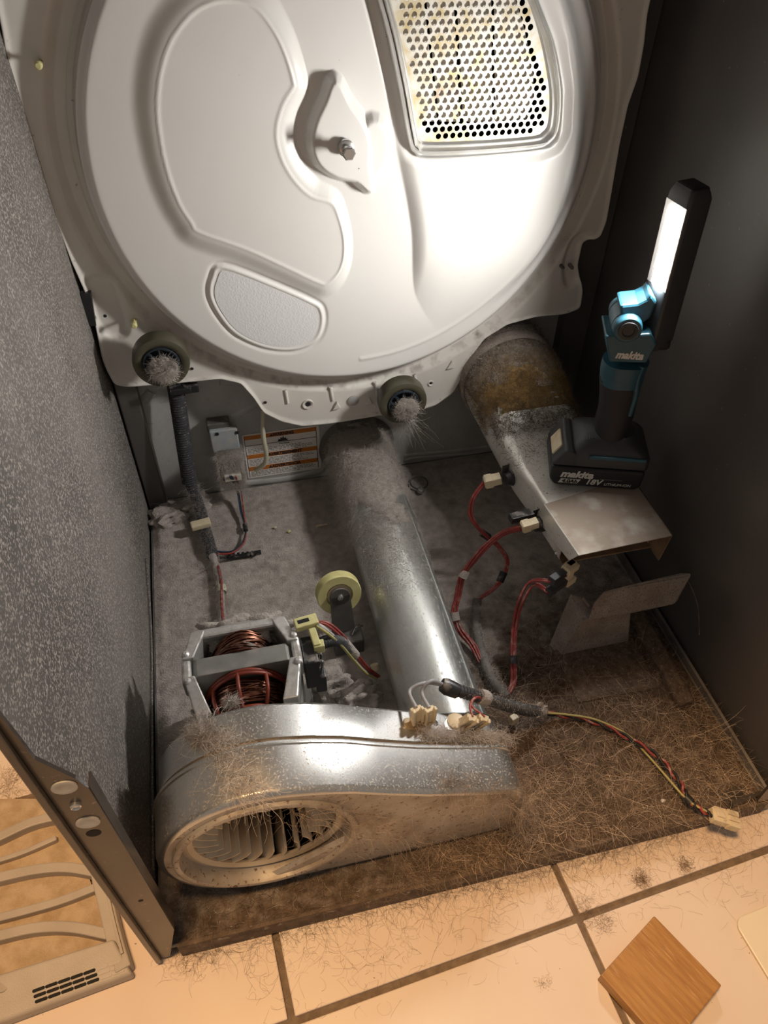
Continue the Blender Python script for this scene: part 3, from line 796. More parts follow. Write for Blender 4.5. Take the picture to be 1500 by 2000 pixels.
# front face with round inlet
IR = 0.0865; vo = volute(-0.003); n = len(vo); V = [(x, YF - 0.0004, z) for x, z in vo]; Fc = []
for x, z in vo:
    a = math.atan2(z - BZ, x - BX); V.append((BX + IR * math.cos(a), YF - 0.0004, BZ + IR * math.sin(a)))
for x, z in vo:
    a = math.atan2(z - BZ, x - BX); V.append((BX + (IR - 0.004) * math.cos(a), YF + 0.004, BZ + (IR - 0.004) * math.sin(a)))
for k in (0, 1):
    for i in range(n):
        j = (i + 1) % n; Fc.append((k * n + i, k * n + j, (k + 1) * n + j, (k + 1) * n + i))
MT['face'] = pm('dusty_steel_face', (0.48, 0.45, 0.41), (0.36, 0.31, 0.26), 40, rough=0.5, metal=0.5, rough2=0.7, speck=((0.18, 0.13, 0.10), 220, 0.62, 0.68))
mesh('front_face', (V, Fc), MT['face'], bl, smooth=30)
rimv = lathe((BX, YF, BZ), (0, 1, 0), [(0.002, IR + 0.004), (-0.004, IR + 0.003), (-0.0052, IR), (-0.004, IR - 0.003), (0.012, IR - 0.005), (0.013, IR - 0.012)], 80)
mesh('inlet_rim', rimv, MT['face'], bl, smooth=50)
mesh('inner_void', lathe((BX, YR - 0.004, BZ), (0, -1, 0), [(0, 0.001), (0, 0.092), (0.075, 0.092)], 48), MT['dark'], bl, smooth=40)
imp = mesh('fan_wheel', join(lathe((BX, 0.046, BZ), (0, 1, 0), [(0, 0.0795), (-0.0015, 0.0755), (0.001, 0.0705), (0.004, 0.0705), (0.004, 0.0795), (0, 0.0795)], 72),
                             lathe((BX, 0.118, BZ), (0, -1, 0), [(0, 0.080), (0.003, 0.080), (0.003, 0.074), (0.0, 0.074), (0.0, 0.040), (0.003, 0.040), (0.003, 0.030), (0.014, 0.026), (0.02, 0.014), (0.02, 0.004)], 60, False, True)), MT['impeller'], bl, smooth=40)
NB = 25; blade = None
for k in range(NB):
    a = 2 * math.pi * k / NB
    if blade is None:
        secs = []
        for y in (0.047, 0.117):
            s_ = []
            for t in np.linspace(0, 1, 6):
                rr_ = 0.0785 - 0.031 * t; an = 0.26 * math.sin(t * 1.5); s_.append((rr_ * math.cos(an), y, rr_ * math.sin(an)))
            secs.append(s_)
        V, Fc = loft([[(x, y, z) for x, y, z in s_] for s_ in secs], closed=False)
        blade = mesh('fan_blade', (V, Fc), MT['impeller'], imp, smooth=60, solid=0.0016)
        o = blade
    else:
        o = blade.copy(); col.objects.link(o)
    o.matrix_basis = Matrix.Translation((BX, 0, BZ)) @ Matrix.Rotation(-a, 4, 'Y')
# recessed ledge where the two shells meet
mesh('seam_ledge', loft([vsec(0.0050, YM + 0.0035), vsec(-0.0012, YM + 0.0036), vsec(-0.0012, YM + 0.0105)]), MT['face'], bl, smooth=30)

# ---- thermal devices on the blower outlet
def spade(name, base, d, parent):
    base = Vector(base); 
    xf = Matrix.Translation(base) @ Matrix.Rotation(d[0], 4, 'Z') @ Matrix.Rotation(d[1], 4, 'X') @ Matrix.Rotation(d[2], 4, 'Y')
    body = join(box((0, 0, 0.010), (0.0125, 0.007, 0.019)), box((-0.005, -0.0035, 0.011), (0.003, 0.005, 0.023)), box((0.005, -0.0035, 0.011), (0.003, 0.005, 0.023)))
    o = mesh(name, body, MT['cream'], parent, bevel=0.0008, xf=xf)
    mesh('terminal', box((0, 0, 0.001), (0.006, 0.0012, 0.010)), MT['dark_steel'], o, xf=xf)
    return xf @ Vector((0, 0.001, 0.020))
pt = PZ(825, 1412, 0.128)
th1 = thing('thermal_fuse', tuple(pt), 'brass strip thermal fuse with two grey wire spades on the blower', 'fuse')
a1 = PZ(790, 1414, 0.148); a2 = PZ(860, 1416, 0.122)
dvec = Vector(a2 - a1)
xf = basis(tuple((Vector(a1) + Vector(a2)) / 2), dvec, (0, 1, 0.0))
mesh('mounting_strip', prism(rrect(0, 0, dvec.length / 2 + 0.001, 0.007, 0.006), 2, -0.001, 0.0012), MT['brass'], th1, xf=xf, bevel=0.0004)
mesh('fuse_body', box((-0.004, 0.001, 0.004), (0.026, 0.009, 0.006)), MT['brass'], th1, xf=xf, bevel=0.001)
mesh('screw', lathe((0.0155, 0, 0.001), (0, 0, 1), [(0, 0.0048), (0.001, 0.0048), (0.003, 0.0036), (0.0034, 0.001)], 14, False, True), MT['steel'], th1, xf=xf, smooth=40)
s1 = spade('wire_spade', Vector(xf @ Vector((-0.013, 0.001, 0.006))), (0.25, -0.12, 0.05), th1)
s2 = spade('wire_spade', Vector(xf @ Vector((0.003, 0.001, 0.006))), (0.25, -0.12, 0.12), th1)
pt = PZ(898, 1412, 0.122)
th2 = thing('thermostat', tuple(pt), 'small round thermostat with two red wire spades on the blower end', 'thermostat')
mesh('thermostat_body', lathe((pt[0] - 0.004, pt[1] + 0.002, pt[2] - 0.004), (0, -0.05, 1), [(0, 0.011), (0.004, 0.011), (0.005, 0.009), (0.008, 0.009), (0.009, 0.007)], 24, False, True), MT['cream'], th2, smooth=40)
mesh('flange_plate', prism(rrect(0, 0, 0.019, 0.007, 0.0065), 2, -0.0015, 0), MT['steel'], th2, xf=basis(tuple(pt + np.array([0, 0, -0.002])), (1, 0.05, -0.35), (0, 1, 0)))
for px in (880, 928):
    q = PZ(px, 1416 if px < 900 else 1424, 0.122 if px < 900 else 0.110)
    mesh('screw', lathe(q, (0.2, 0, 1), [(0, 0.0048), (0.001, 0.0048), (0.003, 0.0036), (0.0034, 0.001)], 14, False, True), MT['steel'], th2, smooth=40)
s3 = spade('wire_spade', PZ(903, 1413, 0.122), (-0.3, 0.1, 0.5), th2)
s4 = spade('wire_spade', PZ(926, 1413, 0.116), (-0.3, 0.1, 0.5), th2)

# ================================================================== motor
mo = thing('drive_motor', (BX, 0.205, 0.0), 'aluminium framed electric motor with copper windings and red coil guard', 'motor')
MC = 0.112
lam = [(0.073, 0.052), (0.080, 0.045), (0.176, 0.045), (0.183, 0.052), (0.183, 0.172), (0.176, 0.180), (0.080, 0.180), (0.073, 0.172)]
mesh('lamination_stack', prism(lam, 1, 0.1955, 0.2175), MT['lam'], mo, bevel=0.0008)
def bell(sign, y_a, y_b, name):
    """open end frame: four corner arms and an end ring"""
    parts = []
    for sx in (-1, 1):
        x0 = BX + sx * 0.050; x1 = BX + sx * 0.062; xo = BX + sx * 0.040
        for zz0, zz1 in ((0.142, 0.184), (0.040, 0.082)):
            # arm along the shaft direction
            b_ = [(x0, y_a, zz0), (x1, y_a, zz0), (x1, y_a, zz1), (x0, y_a, zz1)]
            t_ = [(xo - sx * 0.004, y_b, zz0 + 0.006), (xo + sx * 0.012, y_b, zz0 + 0.006), (xo + sx * 0.012, y_b, zz1 - 0.006), (xo - sx * 0.004, y_b, zz1 - 0.006)]
            parts.append(hexa(b_, t_))
        # side web joining the arms
        b_ = [(x1 - sx * 0.005, y_a, 0.06), (x1, y_a, 0.06), (x1, y_a, 0.170), (x1 - sx * 0.005, y_a, 0.170)]
        t_ = [(xo + sx * 0.007, y_b, 0.066), (xo + sx * 0.012, y_b, 0.066), (xo + sx * 0.012, y_b, 0.164), (xo + sx * 0.007, y_b, 0.164)]
        parts.append(hexa(b_, t_))
    ring = [(BX + 0.056 * math.cos(math.radians(a)), MC + 0.068 * math.sin(math.radians(a))) for a in range(22, 382, 45)]
    yb2 = y_b + sign * 0.010
    V, Fc = loft([[(x, y_b, z) for x, z in ring], [(BX + (x - BX) * 0.92, yb2, MC + (z - MC) * 0.92) for x, z in ring],
                  [(BX + (x - BX) * 0.5, yb2 + sign * 0.004, MC + (z - MC) * 0.5) for x, z in ring], [(BX + (x - BX) * 0.78, y_b + sign * 0.003, MC + (z - MC) * 0.78) for x, z in ring]])
    n_ = len(ring); Fc += [(3 * n_ + i, 3 * n_ + (i + 1) % n_, (i + 1) % n_, i) for i in range(n_)]
    parts.append((V, Fc))
    return mesh(name, join(*parts), MT['alu'], mo, bevel=0.0015)
bell(-1, 0.1955, 0.150, 'front_end_frame')
bell(1, 0.2175, 0.256, 'rear_end_frame')
mesh('rear_cross_bar', box((BX, 0.252, 0.172), (0.10, 0.012, 0.012)), MT['alu'], mo, bevel=0.003)
# clamp bolts where the frames meet the stack
for sx in (-1, 1):
    for yy in (0.190, 0.224):
        mesh('frame_bolt', lathe((BX + sx * 0.058, yy, 0.180), (0, 0, 1), [(0, 0.0042), (0.004, 0.0042), (0.006, 0.002)], 10, False, True), MT['alu'], mo, smooth=30)
    mesh('frame_clamp', box((BX + sx * 0.0585, 0.2065, 0.168), (0.010, 0.036, 0.026)), MT['alu'], mo, bevel=0.003)
# windings: bundles of copper turns
def winding(name, yc, dy, n, seed, rx, rz, z0):
    r_ = np.random.default_rng(seed); w_ = None
    V = []; Fc = []
    for k in range(n):
        ry_ = yc + r_.uniform(-dy, dy); rr_ = r_.uniform(0.80, 1.04); ph = r_.uniform(-0.2, 0.2); q = []
        for t in np.linspace(0.02, 0.98, 18):
            a = math.pi * t
            q.append((BX + rx * rr_ * math.cos(a + ph * 0.2) , ry_ + 0.004 * math.sin(7 * t + k), z0 + rz * rr_ * math.sin(a) ** 0.7))
        v, f = tube(q, 0.0010, 5); o_ = len(V); V += v; Fc += [tuple(i + o_ for i in g) for g in f]
    return mesh(name, (V, Fc), MT['copper'], mo, smooth=70)
cp = winding('copper_winding', 0.2320, 0.011, 60, 2, 0.036, 0.072, 0.108); cp['kind'] = 'stuff'
cp = winding('copper_winding', 0.1790, 0.012, 70, 3, 0.044, 0.062, 0.105); cp['kind'] = 'stuff'
mesh('rotor', lathe((BX, 0.150, MC), (0, 1, 0), [(0, 0.034), (0.106, 0.034)], 32, True, True), MT['dark_steel'], mo, smooth=40)
# red coil guard
def arc(y, rx, rz, a0, a1, n=24): return [(BX + rx * math.cos(math.radians(a)), y, MC + rz * math.sin(math.radians(a))) for a in np.linspace(a0, a1, n)]
g = mesh('coil_guard', join(tube(arc(0.1935, 0.0485, 0.066, 12, 168), 0.0026, 8), tube(arc(0.1900, 0.0485, 0.066, 12, 168), 0.0022, 8), tube(arc(0.158, 0.040, 0.052, 12, 168), 0.0024, 8)), MT['red_plastic'], mo, smooth=60)
for a in (30, 62, 98, 136, 160):
    q0 = arc(0.1920, 0.0485, 0.066, a, a, 1)[0]; q1 = arc(0.158, 0.040, 0.052, a, a, 1)[0]; mid = arc(0.172, 0.048, 0.066, a, a, 1)[0]
    mesh('guard_bar', tube(spline([q0, mid, q1], 6), 0.0022, 8), MT['red_plastic'], g, smooth=60)
mesh('motor_shaft', lathe((BX, 0.245, MC), (0, 1, 0), [(0, 0.017), (0.02, 0.017), (0.022, 0.012), (0.040, 0.012), (0.042, 0.008), (0.055, 0.008)], 24, False, True), MT['dark_steel'], mo, smooth=40)
# rubber cradle clamp behind, under the lint
mesh('cradle_strap', tube(arc(0.262, 0.030, 0.036, 20, 160), 0.0035, 8), MT['dark_steel'], mo, smooth=60)
mesh('motor_base', join(box((BX, 0.165, 0.020), (0.13, 0.012, 0.036)), box((BX, 0.255, 0.020), (0.13, 0.012, 0.036)), box((BX, 0.21, 0.006), (0.15, 0.12, 0.006))), MT['dark_steel'], mo, bevel=0.001)
# start switch and terminal block on the right end
mesh('switch_body', join(box((0.2005, 0.207, 0.150), (0.016, 0.036, 0.050)), box((0.209, 0.196, 0.128), (0.012, 0.014, 0.03))), MT['black'], mo, bevel=0.0015)
for yy in (0.195, 0.205, 0.216):
    mesh('switch_terminal', tube(spline([(0.206, yy, 0.168), (0.213, yy + 0.003, 0.160), (0.210, yy, 0.142)], 6), 0.0016, 6), MT['steel'], mo, smooth=60)
q = PZ(598, 1216, 0.185)
cb = mesh('terminal_connector', join(box((q[0], q[1], 0.185), (0.026, 0.014, 0.008), rz=0.12), box((q[0] + 0.006, q[1] - 0.018, 0.180), (0.008, 0.026, 0.008), rz=0.1), box((q[0] + 0.009, q[1] - 0.028, 0.176), (0.012, 0.010, 0.012))), MT['pulley'], mo, bevel=0.001, label='pale yellow terminal connector')
mesh('connector_slot', box((q[0] - 0.003, q[1], 0.1888), (0.013, 0.005, 0.001), rz=0.12), MT['dark'], cb)

# ================================================================== idler pulley
pc = PZ(662, 1160, 0.085)
idl = thing('idler_pulley', (pc[0], pc[1], 0.0), 'pale yellow idler pulley on a grey steel arm beside the exhaust duct', 'pulley')
ax = Vector((0.05, -0.94, 0.28)).normalized(); o0 = Vector(pc) - ax * 0.004
mesh('pulley_wheel', lathe(o0 - ax * 0.008, ax, [(0, 0.010), (0, 0.0290), (0.002, 0.0300), (0.004, 0.0275), (0.006, 0.0250), (0.010, 0.0250), (0.012, 0.0275), (0.014, 0.0300), (0.0165, 0.0290), (0.0165, 0.018), (0.013, 0.017), (0.013, 0.008)], 48, False, True), MT['pulley'], idl, smooth=40)
hubw = lathe(o0 + ax * 0.004, ax, [(0, 0.016), (0.003, 0.016), (0.004, 0.011)], 24, False, True)
mesh('pulley_bearing', hubw, MT['brass'], idl, smooth=40)
e0 = o0 + ax * 0.011; dn = Vector(PZ(672, 1232, 0.032)) - e0; side = dn.cross(ax).normalized() * 0.0135
nrm = side.cross(dn).normalized() * 0.0012
def quadbox(a, b_, s0, s1, nn): 
    return hexa([a - s0 - nn, a + s0 - nn, b_ + s1 - nn, b_ - s1 - nn], [a - s0 + nn, a + s0 + nn, b_ + s1 + nn, b_ - s1 + nn])
mesh('pulley_arm', join(quadbox(e0 - dn.normalized() * 0.002, e0 + dn, side, side * 1.15, nrm), lathe(e0 - nrm, nrm, [(0, 0.0135), (0.0024, 0.0135)], 24, True, True)), MT['dark_steel'], idl, bevel=0.0006)
mesh('arm_base', box(tuple((e0 + dn) + Vector((0.004, -0.004, -0.018))), (0.040, 0.03, 0.030)), MT['dark_steel'], idl, bevel=0.002)
mesh('axle_rivet', lathe(e0 + nrm, nrm, [(0, 0.0045), (0.002, 0.004), (0.003, 0.001)], 16, False, True), MT['steel'], idl, smooth=40)
mesh('return_spring', tube(spline([PZ(688, 1240, 0.03), PZ(695, 1226, 0.035), PZ(708, 1222, 0.03)], 6), 0.0015, 6), MT['steel'], idl, smooth=60)

# ================================================================== heat funnel
fn = thing('burner_funnel', (0.60, 0.45, 0.0), 'aluminised burner funnel duct with scorched fuzz, running along the dark side panel', 'duct')
def fsec(y, cx, cz, hw, hh, r): return [(a, y, c) for a, c in rrect(cx, cz, hw, hh, r, 7)]
mesh('funnel_body', loft([fsec(0.668, 0.578, 0.196, 0.071, 0.071, 0.071), fsec(0.625, 0.576, 0.196, 0.072, 0.072, 0.072), fsec(0.585, 0.574, 0.196, 0.071, 0.068, 0.066), fsec(0.555, 0.574, 0.192, 0.067, 0.060, 0.052), fsec(0.525, 0.576, 0.182, 0.064, 0.044, 0.030),
                          fsec(0.485, 0.578, 0.171, 0.062, 0.0290, 0.016), fsec(0.42, 0.582, 0.1695, 0.063, 0.0262, 0.010), fsec(0.375, 0.589, 0.171, 0.064, 0.0245, 0.006), fsec(0.33, 0.594, 0.1700, 0.064, 0.0245, 0.004), fsec(0.292, 0.595, 0.1700, 0.0620, 0.0245, 0.004)]), MT['funnel'], fn, smooth=38, solid=0.0012)
mesh('elbow_collar', lathe((0.576, 0.610, 0.196), (0, 1, 0), [(0, 0.0725), (-0.003, 0.075), (0.0, 0.0775), (0.014, 0.0775), (0.018, 0.075), (0.058, 0.074)], 56), MT['bracket'], fn, smooth=50)
HZ = 0.1965
hm = [PZ(1062, 985, HZ), PZ(1130, 1085, HZ), PZ(1312, 1046, HZ), PZ(1236, 930, HZ)]
mesh('hood_top', hexa([h_ - np.array([0, 0, 0.0012]) for h_ in hm], hm), MT['hood'], fn, bevel=0.0004)
# hood sides: mouth cheeks
ch = [(hm[2], PZ(1305, 1116, 0.124)), ]
rt, rb_ = Vector(hm[2]), Vector((hm[2][0] - 0.001, hm[2][1] + 0.004, 0.146))
mesh('hood_cheek', hexa([rt, rt + Vector((0.0012, 0, 0)), rb_ + Vector((0.0012, 0, 0)), rb_], [rt + Vector((0, 0.09, 0)), rt + Vector((0.0012, 0.09, 0)), rb_ + Vector((0.0012, 0.09, 0)), rb_ + Vector((0, 0.09, 0))]), MT['duct_inside'], fn)
lt = Vector(hm[1]); lb = Vector(PZ(1112, 1095, 0.174)); lt2 = Vector(hm[0]); lb2 = Vector(PZ(1050, 1000, 0.176))
mesh('hood_lip', join(hexa([lt, lb, lb2, lt2], [lt + Vector((0.001, 0, 0.0008)), lb + Vector((0.001, 0, 0.0008)), lb2 + Vector((0.001, 0, 0.0008)), lt2 + Vector((0.001, 0, 0.0008))]),
                      hexa([lb, Vector(PZ(1100, 1068, 0.172)), Vector(PZ(1075, 1030, 0.174)), lb2], [lb + Vector((0, 0, -0.001)), Vector(PZ(1092, 1062, 0.152)), Vector(PZ(1066, 1030, 0.154)), lb2 + Vector((0, 0, -0.012))])), MT['funnel'], fn, bevel=0.0006)
mesh('inner_tube', lathe((0.600, 0.330, 0.171), (0, -1, 0), [(0, 0.019), (0.02, 0.019), (0.03, 0.018), (0.032, 0.0195)], 32), MT['duct_inside'], fn, smooth=50)
mesh('inner_floor', box((0.596, 0.318, 0.1475), (0.124, 0.066, 0.002)), MT['duct_inside'], fn)
for px, py, z in ((1090, 1080, 0.15), (1056, 1020, 0.165)):
    q = PZ(px, py, z); mesh('sheet_screw', lathe(q, (-1, -0.2, 0.2), [(0, 0.0035), (0.003, 0.0035), (0.004, 0.002)], 8, False, True), MT['steel'], fn)

# ---- flame-sensor brackets and thermostats on the left flank of the funnel
def flank_device(px, py, z, name, label):
    q = PZ(px, py, z); t = thing(name, tuple(q), label, 'thermostat')
    xf = Matrix.Translation(Vector(q)) @ Matrix.Rotation(math.radians(12), 4, 'Z')
    mesh('mount_bracket', join(box((0.010, 0, 0.0), (0.002, 0.036, 0.026)), box((0.004, 0.014, 0.006), (0.014, 0.002, 0.016))), MT['dark_steel'], t, xf=xf, bevel=0.0005)
    mesh('sensor_body', lathe((0.009, 0, 0), (-1, 0, 0), [(0, 0.011), (0.006, 0.011), (0.007, 0.009), (0.014, 0.008), (0.015, 0.006)], 24, False, True), MT['black'], t, xf=xf, smooth=40)
    mesh('bracket_screw', lathe((0.009, -0.013, 0.004), (-1, 0, 0), [(0, 0.0036), (0.003, 0.003)], 12, False, True), MT['steel'], t, xf=xf)
    return t
flank_device(993, 935, 0.166, 'limit_thermostat', 'black limit thermostat with cream plug high on the burner funnel')
sd = flank_device(1050, 1025, 0.164, 'flame_sensor', 'black flame sensor with cream plug midway along the burner funnel')
q = PZ(1018, 1008, 0.174)
mesh('sensor_arm', box(tuple(q), (0.032, 0.012, 0.010), rz=0.1), MT['black'], sd, bevel=0.001)

# igniter block
q = PZ(1110, 1118, 0.136)
ig = thing('igniter_block', tuple(q), 'tan ceramic igniter block with two black plugs under the funnel mouth', 'igniter')
xf = Matrix.Translation(Vector(q)) @ Matrix.Rotation(math.radians(26), 4, 'Z')
mesh('ceramic_body', join(box((0, 0, 0), (0.013, 0.010, 0.040)), box((-0.004, -0.003, 0.015), (0.020, 0.014, 0.010)), box((0.002, -0.002, -0.014), (0.016, 0.013, 0.010))), MT['cream'], ig, xf=xf, bevel=0.0012)
plugs = []
for dz in (0.012, -0.010):
    pxf = xf @ Matrix.Translation((-0.018, -0.002, dz)) @ Matrix.Rotation(0.05, 4, 'Y')
    pg = mesh('black_plug', join(box((0, 0, 0), (0.024, 0.009, 0.010)), box((-0.014, 0, 0), (0.012, 0.010, 0.0115))), MT['charcoal_plastic'], ig, xf=pxf, bevel=0.0008)
    plugs.append(pxf @ Vector((-0.019, 0, 0)))
mesh('glow_tip', cyl(xf @ Vector((0.006, 0.004, 0)), xf @ Vector((0.03, 0.02, 0.002)), 0.004, 10), MT['bracket'], ig)

# ================================================================== burner bracket in front of the funnel
br = thing('burner_bracket', (0.60, 0.22, 0.0), 'dusty bent steel burner bracket with tilted plate on the pan', 'bracket')
zt, zb = 0.128, 0.092
pts_t = [PZ(1180, 1157, zt), PZ(1220, 1147, zt), PZ(1330, 1121, zt), PZ(1349, 1122, zt)]
pts_b = [PZ(1150, 1210, zb), PZ(1200, 1203, zb), PZ(1316, 1178, zb), PZ(1322, 1172, zb)]
tl = Vector(PZ(1160, 1180, zt - 0.012))
ring = [Vector(pts_b[0]), tl, Vector(pts_t[0]), Vector(pts_t[1]), Vector(pts_t[2]), Vector(pts_t[3]), Vector(pts_b[3]), Vector(pts_b[2]), Vector(pts_b[1])]
nn = Vector((0.0, 0.0012, 0.0008))
V = [tuple(v - nn) for v in ring] + [tuple(v + nn) for v in ring]; k = len(ring)
mesh('deflector_plate', (V, [tuple(range(k))[::-1], tuple(range(k, 2 * k))] + [(i, (i + 1) % k, k + (i + 1) % k, k + i) for i in range(k)]), MT['bracket'], br, bevel=0.0006)
sh = [PZ(1115, 1160, 0.100), PZ(1142, 1210, 0.088), PZ(1152, 1211, 0.091), PZ(1160, 1182, 0.098)]
s0 = [Vector(v) for v in (PZ(1115, 1160, 0.098), PZ(1138, 1211, 0.088), Vector(pts_b[0]), PZ(1163, 1176, 0.098))]
mesh('bracket_shelf', hexa([v - Vector((0, 0, 0.0015)) for v in s0], s0), MT['bracket'], br, bevel=0.0005)
s1_ = [Vector(pts_b[0]), Vector(pts_b[2]), Vector(PZ(1290, 1140, 0.088)), Vector(PZ(1163, 1170, 0.088))]
mesh('bracket_tray', hexa([v - Vector((0, 0, 0.0015)) for v in s1_], s1_), MT['bracket'], br, bevel=0.0005)
def leg(top, bot):
    (a, b_), (c, e) = top, bot
    t_ = Vector((0.0018, 0.0010, 0))
    return hexa([a, b_, e, c], [a + t_, b_ + t_, e + t_, c + t_])
V3 = lambda *q: Vector(PZ(*q))
mesh('bracket_leg', leg((V3(1115, 1160, 0.097), V3(1139, 1211, 0.087)), (V3(1072, 1262, 0.004), V3(1092, 1285, 0.004))), MT['bracket'], br)
mesh('bracket_leg', leg((V3(1139, 1211, 0.087), V3(1230, 1196, 0.088)), (V3(1092, 1285, 0.004), V3(1225, 1258, 0.004))), MT['bracket'], br)
mesh('bracket_foot', box((0.59, 0.205, 0.006), (0.115, 0.085, 0.012), rz=-0.02), MT['mat'], br, bevel=0.004)
mesh('bracket_rail', box((0.668, 0.215, 0.010), (0.022, 0.17, 0.02), rz=-0.04), MT['mat'], br, bevel=0.004)
mesh('bracket_tab', tube([PZ(1140, 1168, 0.101), PZ(1152, 1185, 0.100)], 0.0022, 8), MT['bracket'], br)
mesh('loose_filament', tube(spline([PZ(1310, 1110, 0.12), PZ(1340, 1130, 0.11), PZ(1362, 1180, 0.10), PZ(1366, 1240, 0.08)], 8), 0.0004, 5), MT['hair'], br)

# ================================================================== cordless work light standing on the funnel
Ob = Vector(PZ(1070, 946, HZ + 0.0008)); Oc = Vector(PZ(1216, 957, HZ + 0.0008))
lx = (Oc - Ob).normalized(); ly = Vector((-lx.y, lx.x, 0)); lz = Vector((0, 0, 1))
LM = basis(Ob, lx, ly)
def LPx(px, py, yo=0.0):
    d = Vector(CAM_R @ np.array([(px - 750) / F_PX, -(py - 1000) / F_PX, -1.0])); c = Vector(CAM_C)
    t = (yo - (c - Ob).dot(ly)) / d.dot(ly); q = c + d * t - Ob
    return (q.dot(lx), q.z)
wl = thing('work_light', tuple(LM @ Vector((0.055, 0.037, 0))), 'teal and black cordless work light, lit, standing on the burner funnel', 'work light')
bp = [(0.008, 0.0), (0.112, 0.0), (0.117, 0.006), (0.118, 0.031), (0.0, 0.031), (0.0, 0.010)]
bat = mesh('battery', prism(bp, 1, 0.0, 0.074), MT['soft_black'], wl, bevel=0.004, bseg=3, xf=LM)
up = [(0.0, 0.0315), (0.100, 0.0315), (0.100, 0.047), (0.034, 0.049), (0.022, 0.056), (0.014, 0.056)]
ub = mesh('battery_shoulder', prism(up, 1, 0.002, 0.072), MT['charcoal_plastic'], bat, bevel=0.003, bseg=3, xf=LM)
# pale release button on the sloping end
e = Vector((0.014, 0, 0.0245)).normalized()
bx = LM @ basis((0.0062, 0.036, 0.0437), (0, -1, 0), e)
mesh('release_button', prism(rrect(0, 0, 0.017, 0.0095, 0.002), 2, -0.001, 0.0015), MT['cream'], bat, xf=bx, bevel=0.0006)
# foot that slides on the battery
secs = []
for z, x0, x1, y0, y1, r in ((0.036, 0.026, 0.119, -0.001, 0.075, 0.006), (0.050, 0.024, 0.119, -0.001, 0.075, 0.008), (0.060, 0.026, 0.112, 0.004, 0.070, 0.014), (0.066, 0.034, 0.104, 0.012, 0.062, 0.020), (0.072, 0.048, 0.100, 0.016, 0.058, 0.020)):
    secs.append([(a, c, z) for a, c in rrect((x0 + x1) / 2, (y0 + y1) / 2, (x1 - x0) / 2, (y1 - y0) / 2, r)])
ft = mesh('foot', loft(secs, cap0=True, cap1=True), MT['charcoal_plastic'], wl, smooth=40, xf=LM)
mesh('foot_stripe', box((0.078, -0.0015, 0.052), (0.07, 0.003, 0.005)), MT['teal'], ft, bevel=0.001, xf=LM)
# grip column through traced widths
rowsL = [((1160, 836), (1222, 838)), ((1168, 800), (1238, 806)), ((1171, 770), (1246, 772)), ((1171, 738), (1253, 742)), ((1174, 713), (1262, 714))]
def column(rows, depth, mat, name, parent, yo=0.037, sm=50):
    secs = []
    for k, (a, b_) in enumerate(rows):
        (x0, z0), (x1, z1) = LPx(*a, yo), LPx(*b_, yo)
        cx_, cz_ = (x0 + x1) / 2, (z0 + z1) / 2; hw = (x1 - x0) / 2; dp = depth[k] if hasattr(depth, '__len__') else depth
        s_ = rrect(0, 0, hw, dp, min(hw, dp) * 0.95, 6); sl = (z1 - z0) / max(1e-6, (x1 - x0))
        secs.append([(cx_ + u_, yo + v_, cz_ + sl * u_) for u_, v_ in s_])
    return mesh(name, loft(secs, cap0=True, cap1=True), mat, parent, smooth=sm, xf=LM)
column(rowsL, [0.026, 0.021, 0.020, 0.0195, 0.020], MT['soft_black'], 'grip', wl)
sh = column([((1171, 742), (1254, 745)), ((1173, 715), (1263, 716)), ((1178, 700), (1268, 704))], [0.0205, 0.0212, 0.022], MT['teal'], 'grip_shoulder', wl)
stripe = []
for px, py in ((1262, 716), (1252, 745), (1248, 775), (1236, 812)):
    x_, z_ = LPx(px, py, 0.02); stripe.append((x_ - 0.004, 0.021, z_))
mesh('grip_stripe', tube(spline(stripe, 6), 0.0035, 8), MT['teal'], wl, smooth=60, xf=LM)
def lpoly(pts, yo): return [LPx(a, b_, yo) for a, b_ in pts]
clp = lpoly([(1182, 655), (1190, 706), (1262, 708), (1283, 672), (1272, 650)], 0.016)
cl = mesh('collar', prism(clp, 1, 0.014, 0.060), MT['teal'], wl, bevel=0.002, xf=LM)
hx, hz = LPx(1227, 646, 0.012)
hg = mesh('hinge_barrel', join(lathe((hx, 0.012, hz), (0, 1, 0), [(0.0, 0.014), (0.0015, 0.0155), (0.010, 0.0165), (0.011, 0.0155), (0.012, 0.0165), (0.038, 0.0165), (0.039, 0.0155), (0.040, 0.0165), (0.050, 0.0155), (0.0515, 0.013)], 40, True, True)), MT['teal'], wl, smooth=40, xf=LM)
mesh('hinge_cap', lathe((hx, 0.0125, hz), (0, -1, 0), [(0, 0.011), (0.002, 0.0105), (0.0025, 0.007), (0.001, 0.006)], 28, False, True), MT['charcoal_plastic'], hg, smooth=40, xf=LM)
kx, kz = LPx(1292, 663, 0.037)
mesh('lock_knob', lathe((kx - 0.008, 0.030, kz), (1, 0, 0.1), [(0, 0.009), (0.012, 0.009), (0.015, 0.007)], 18, True, True), MT['soft_black'], wl, smooth=40, xf=LM)
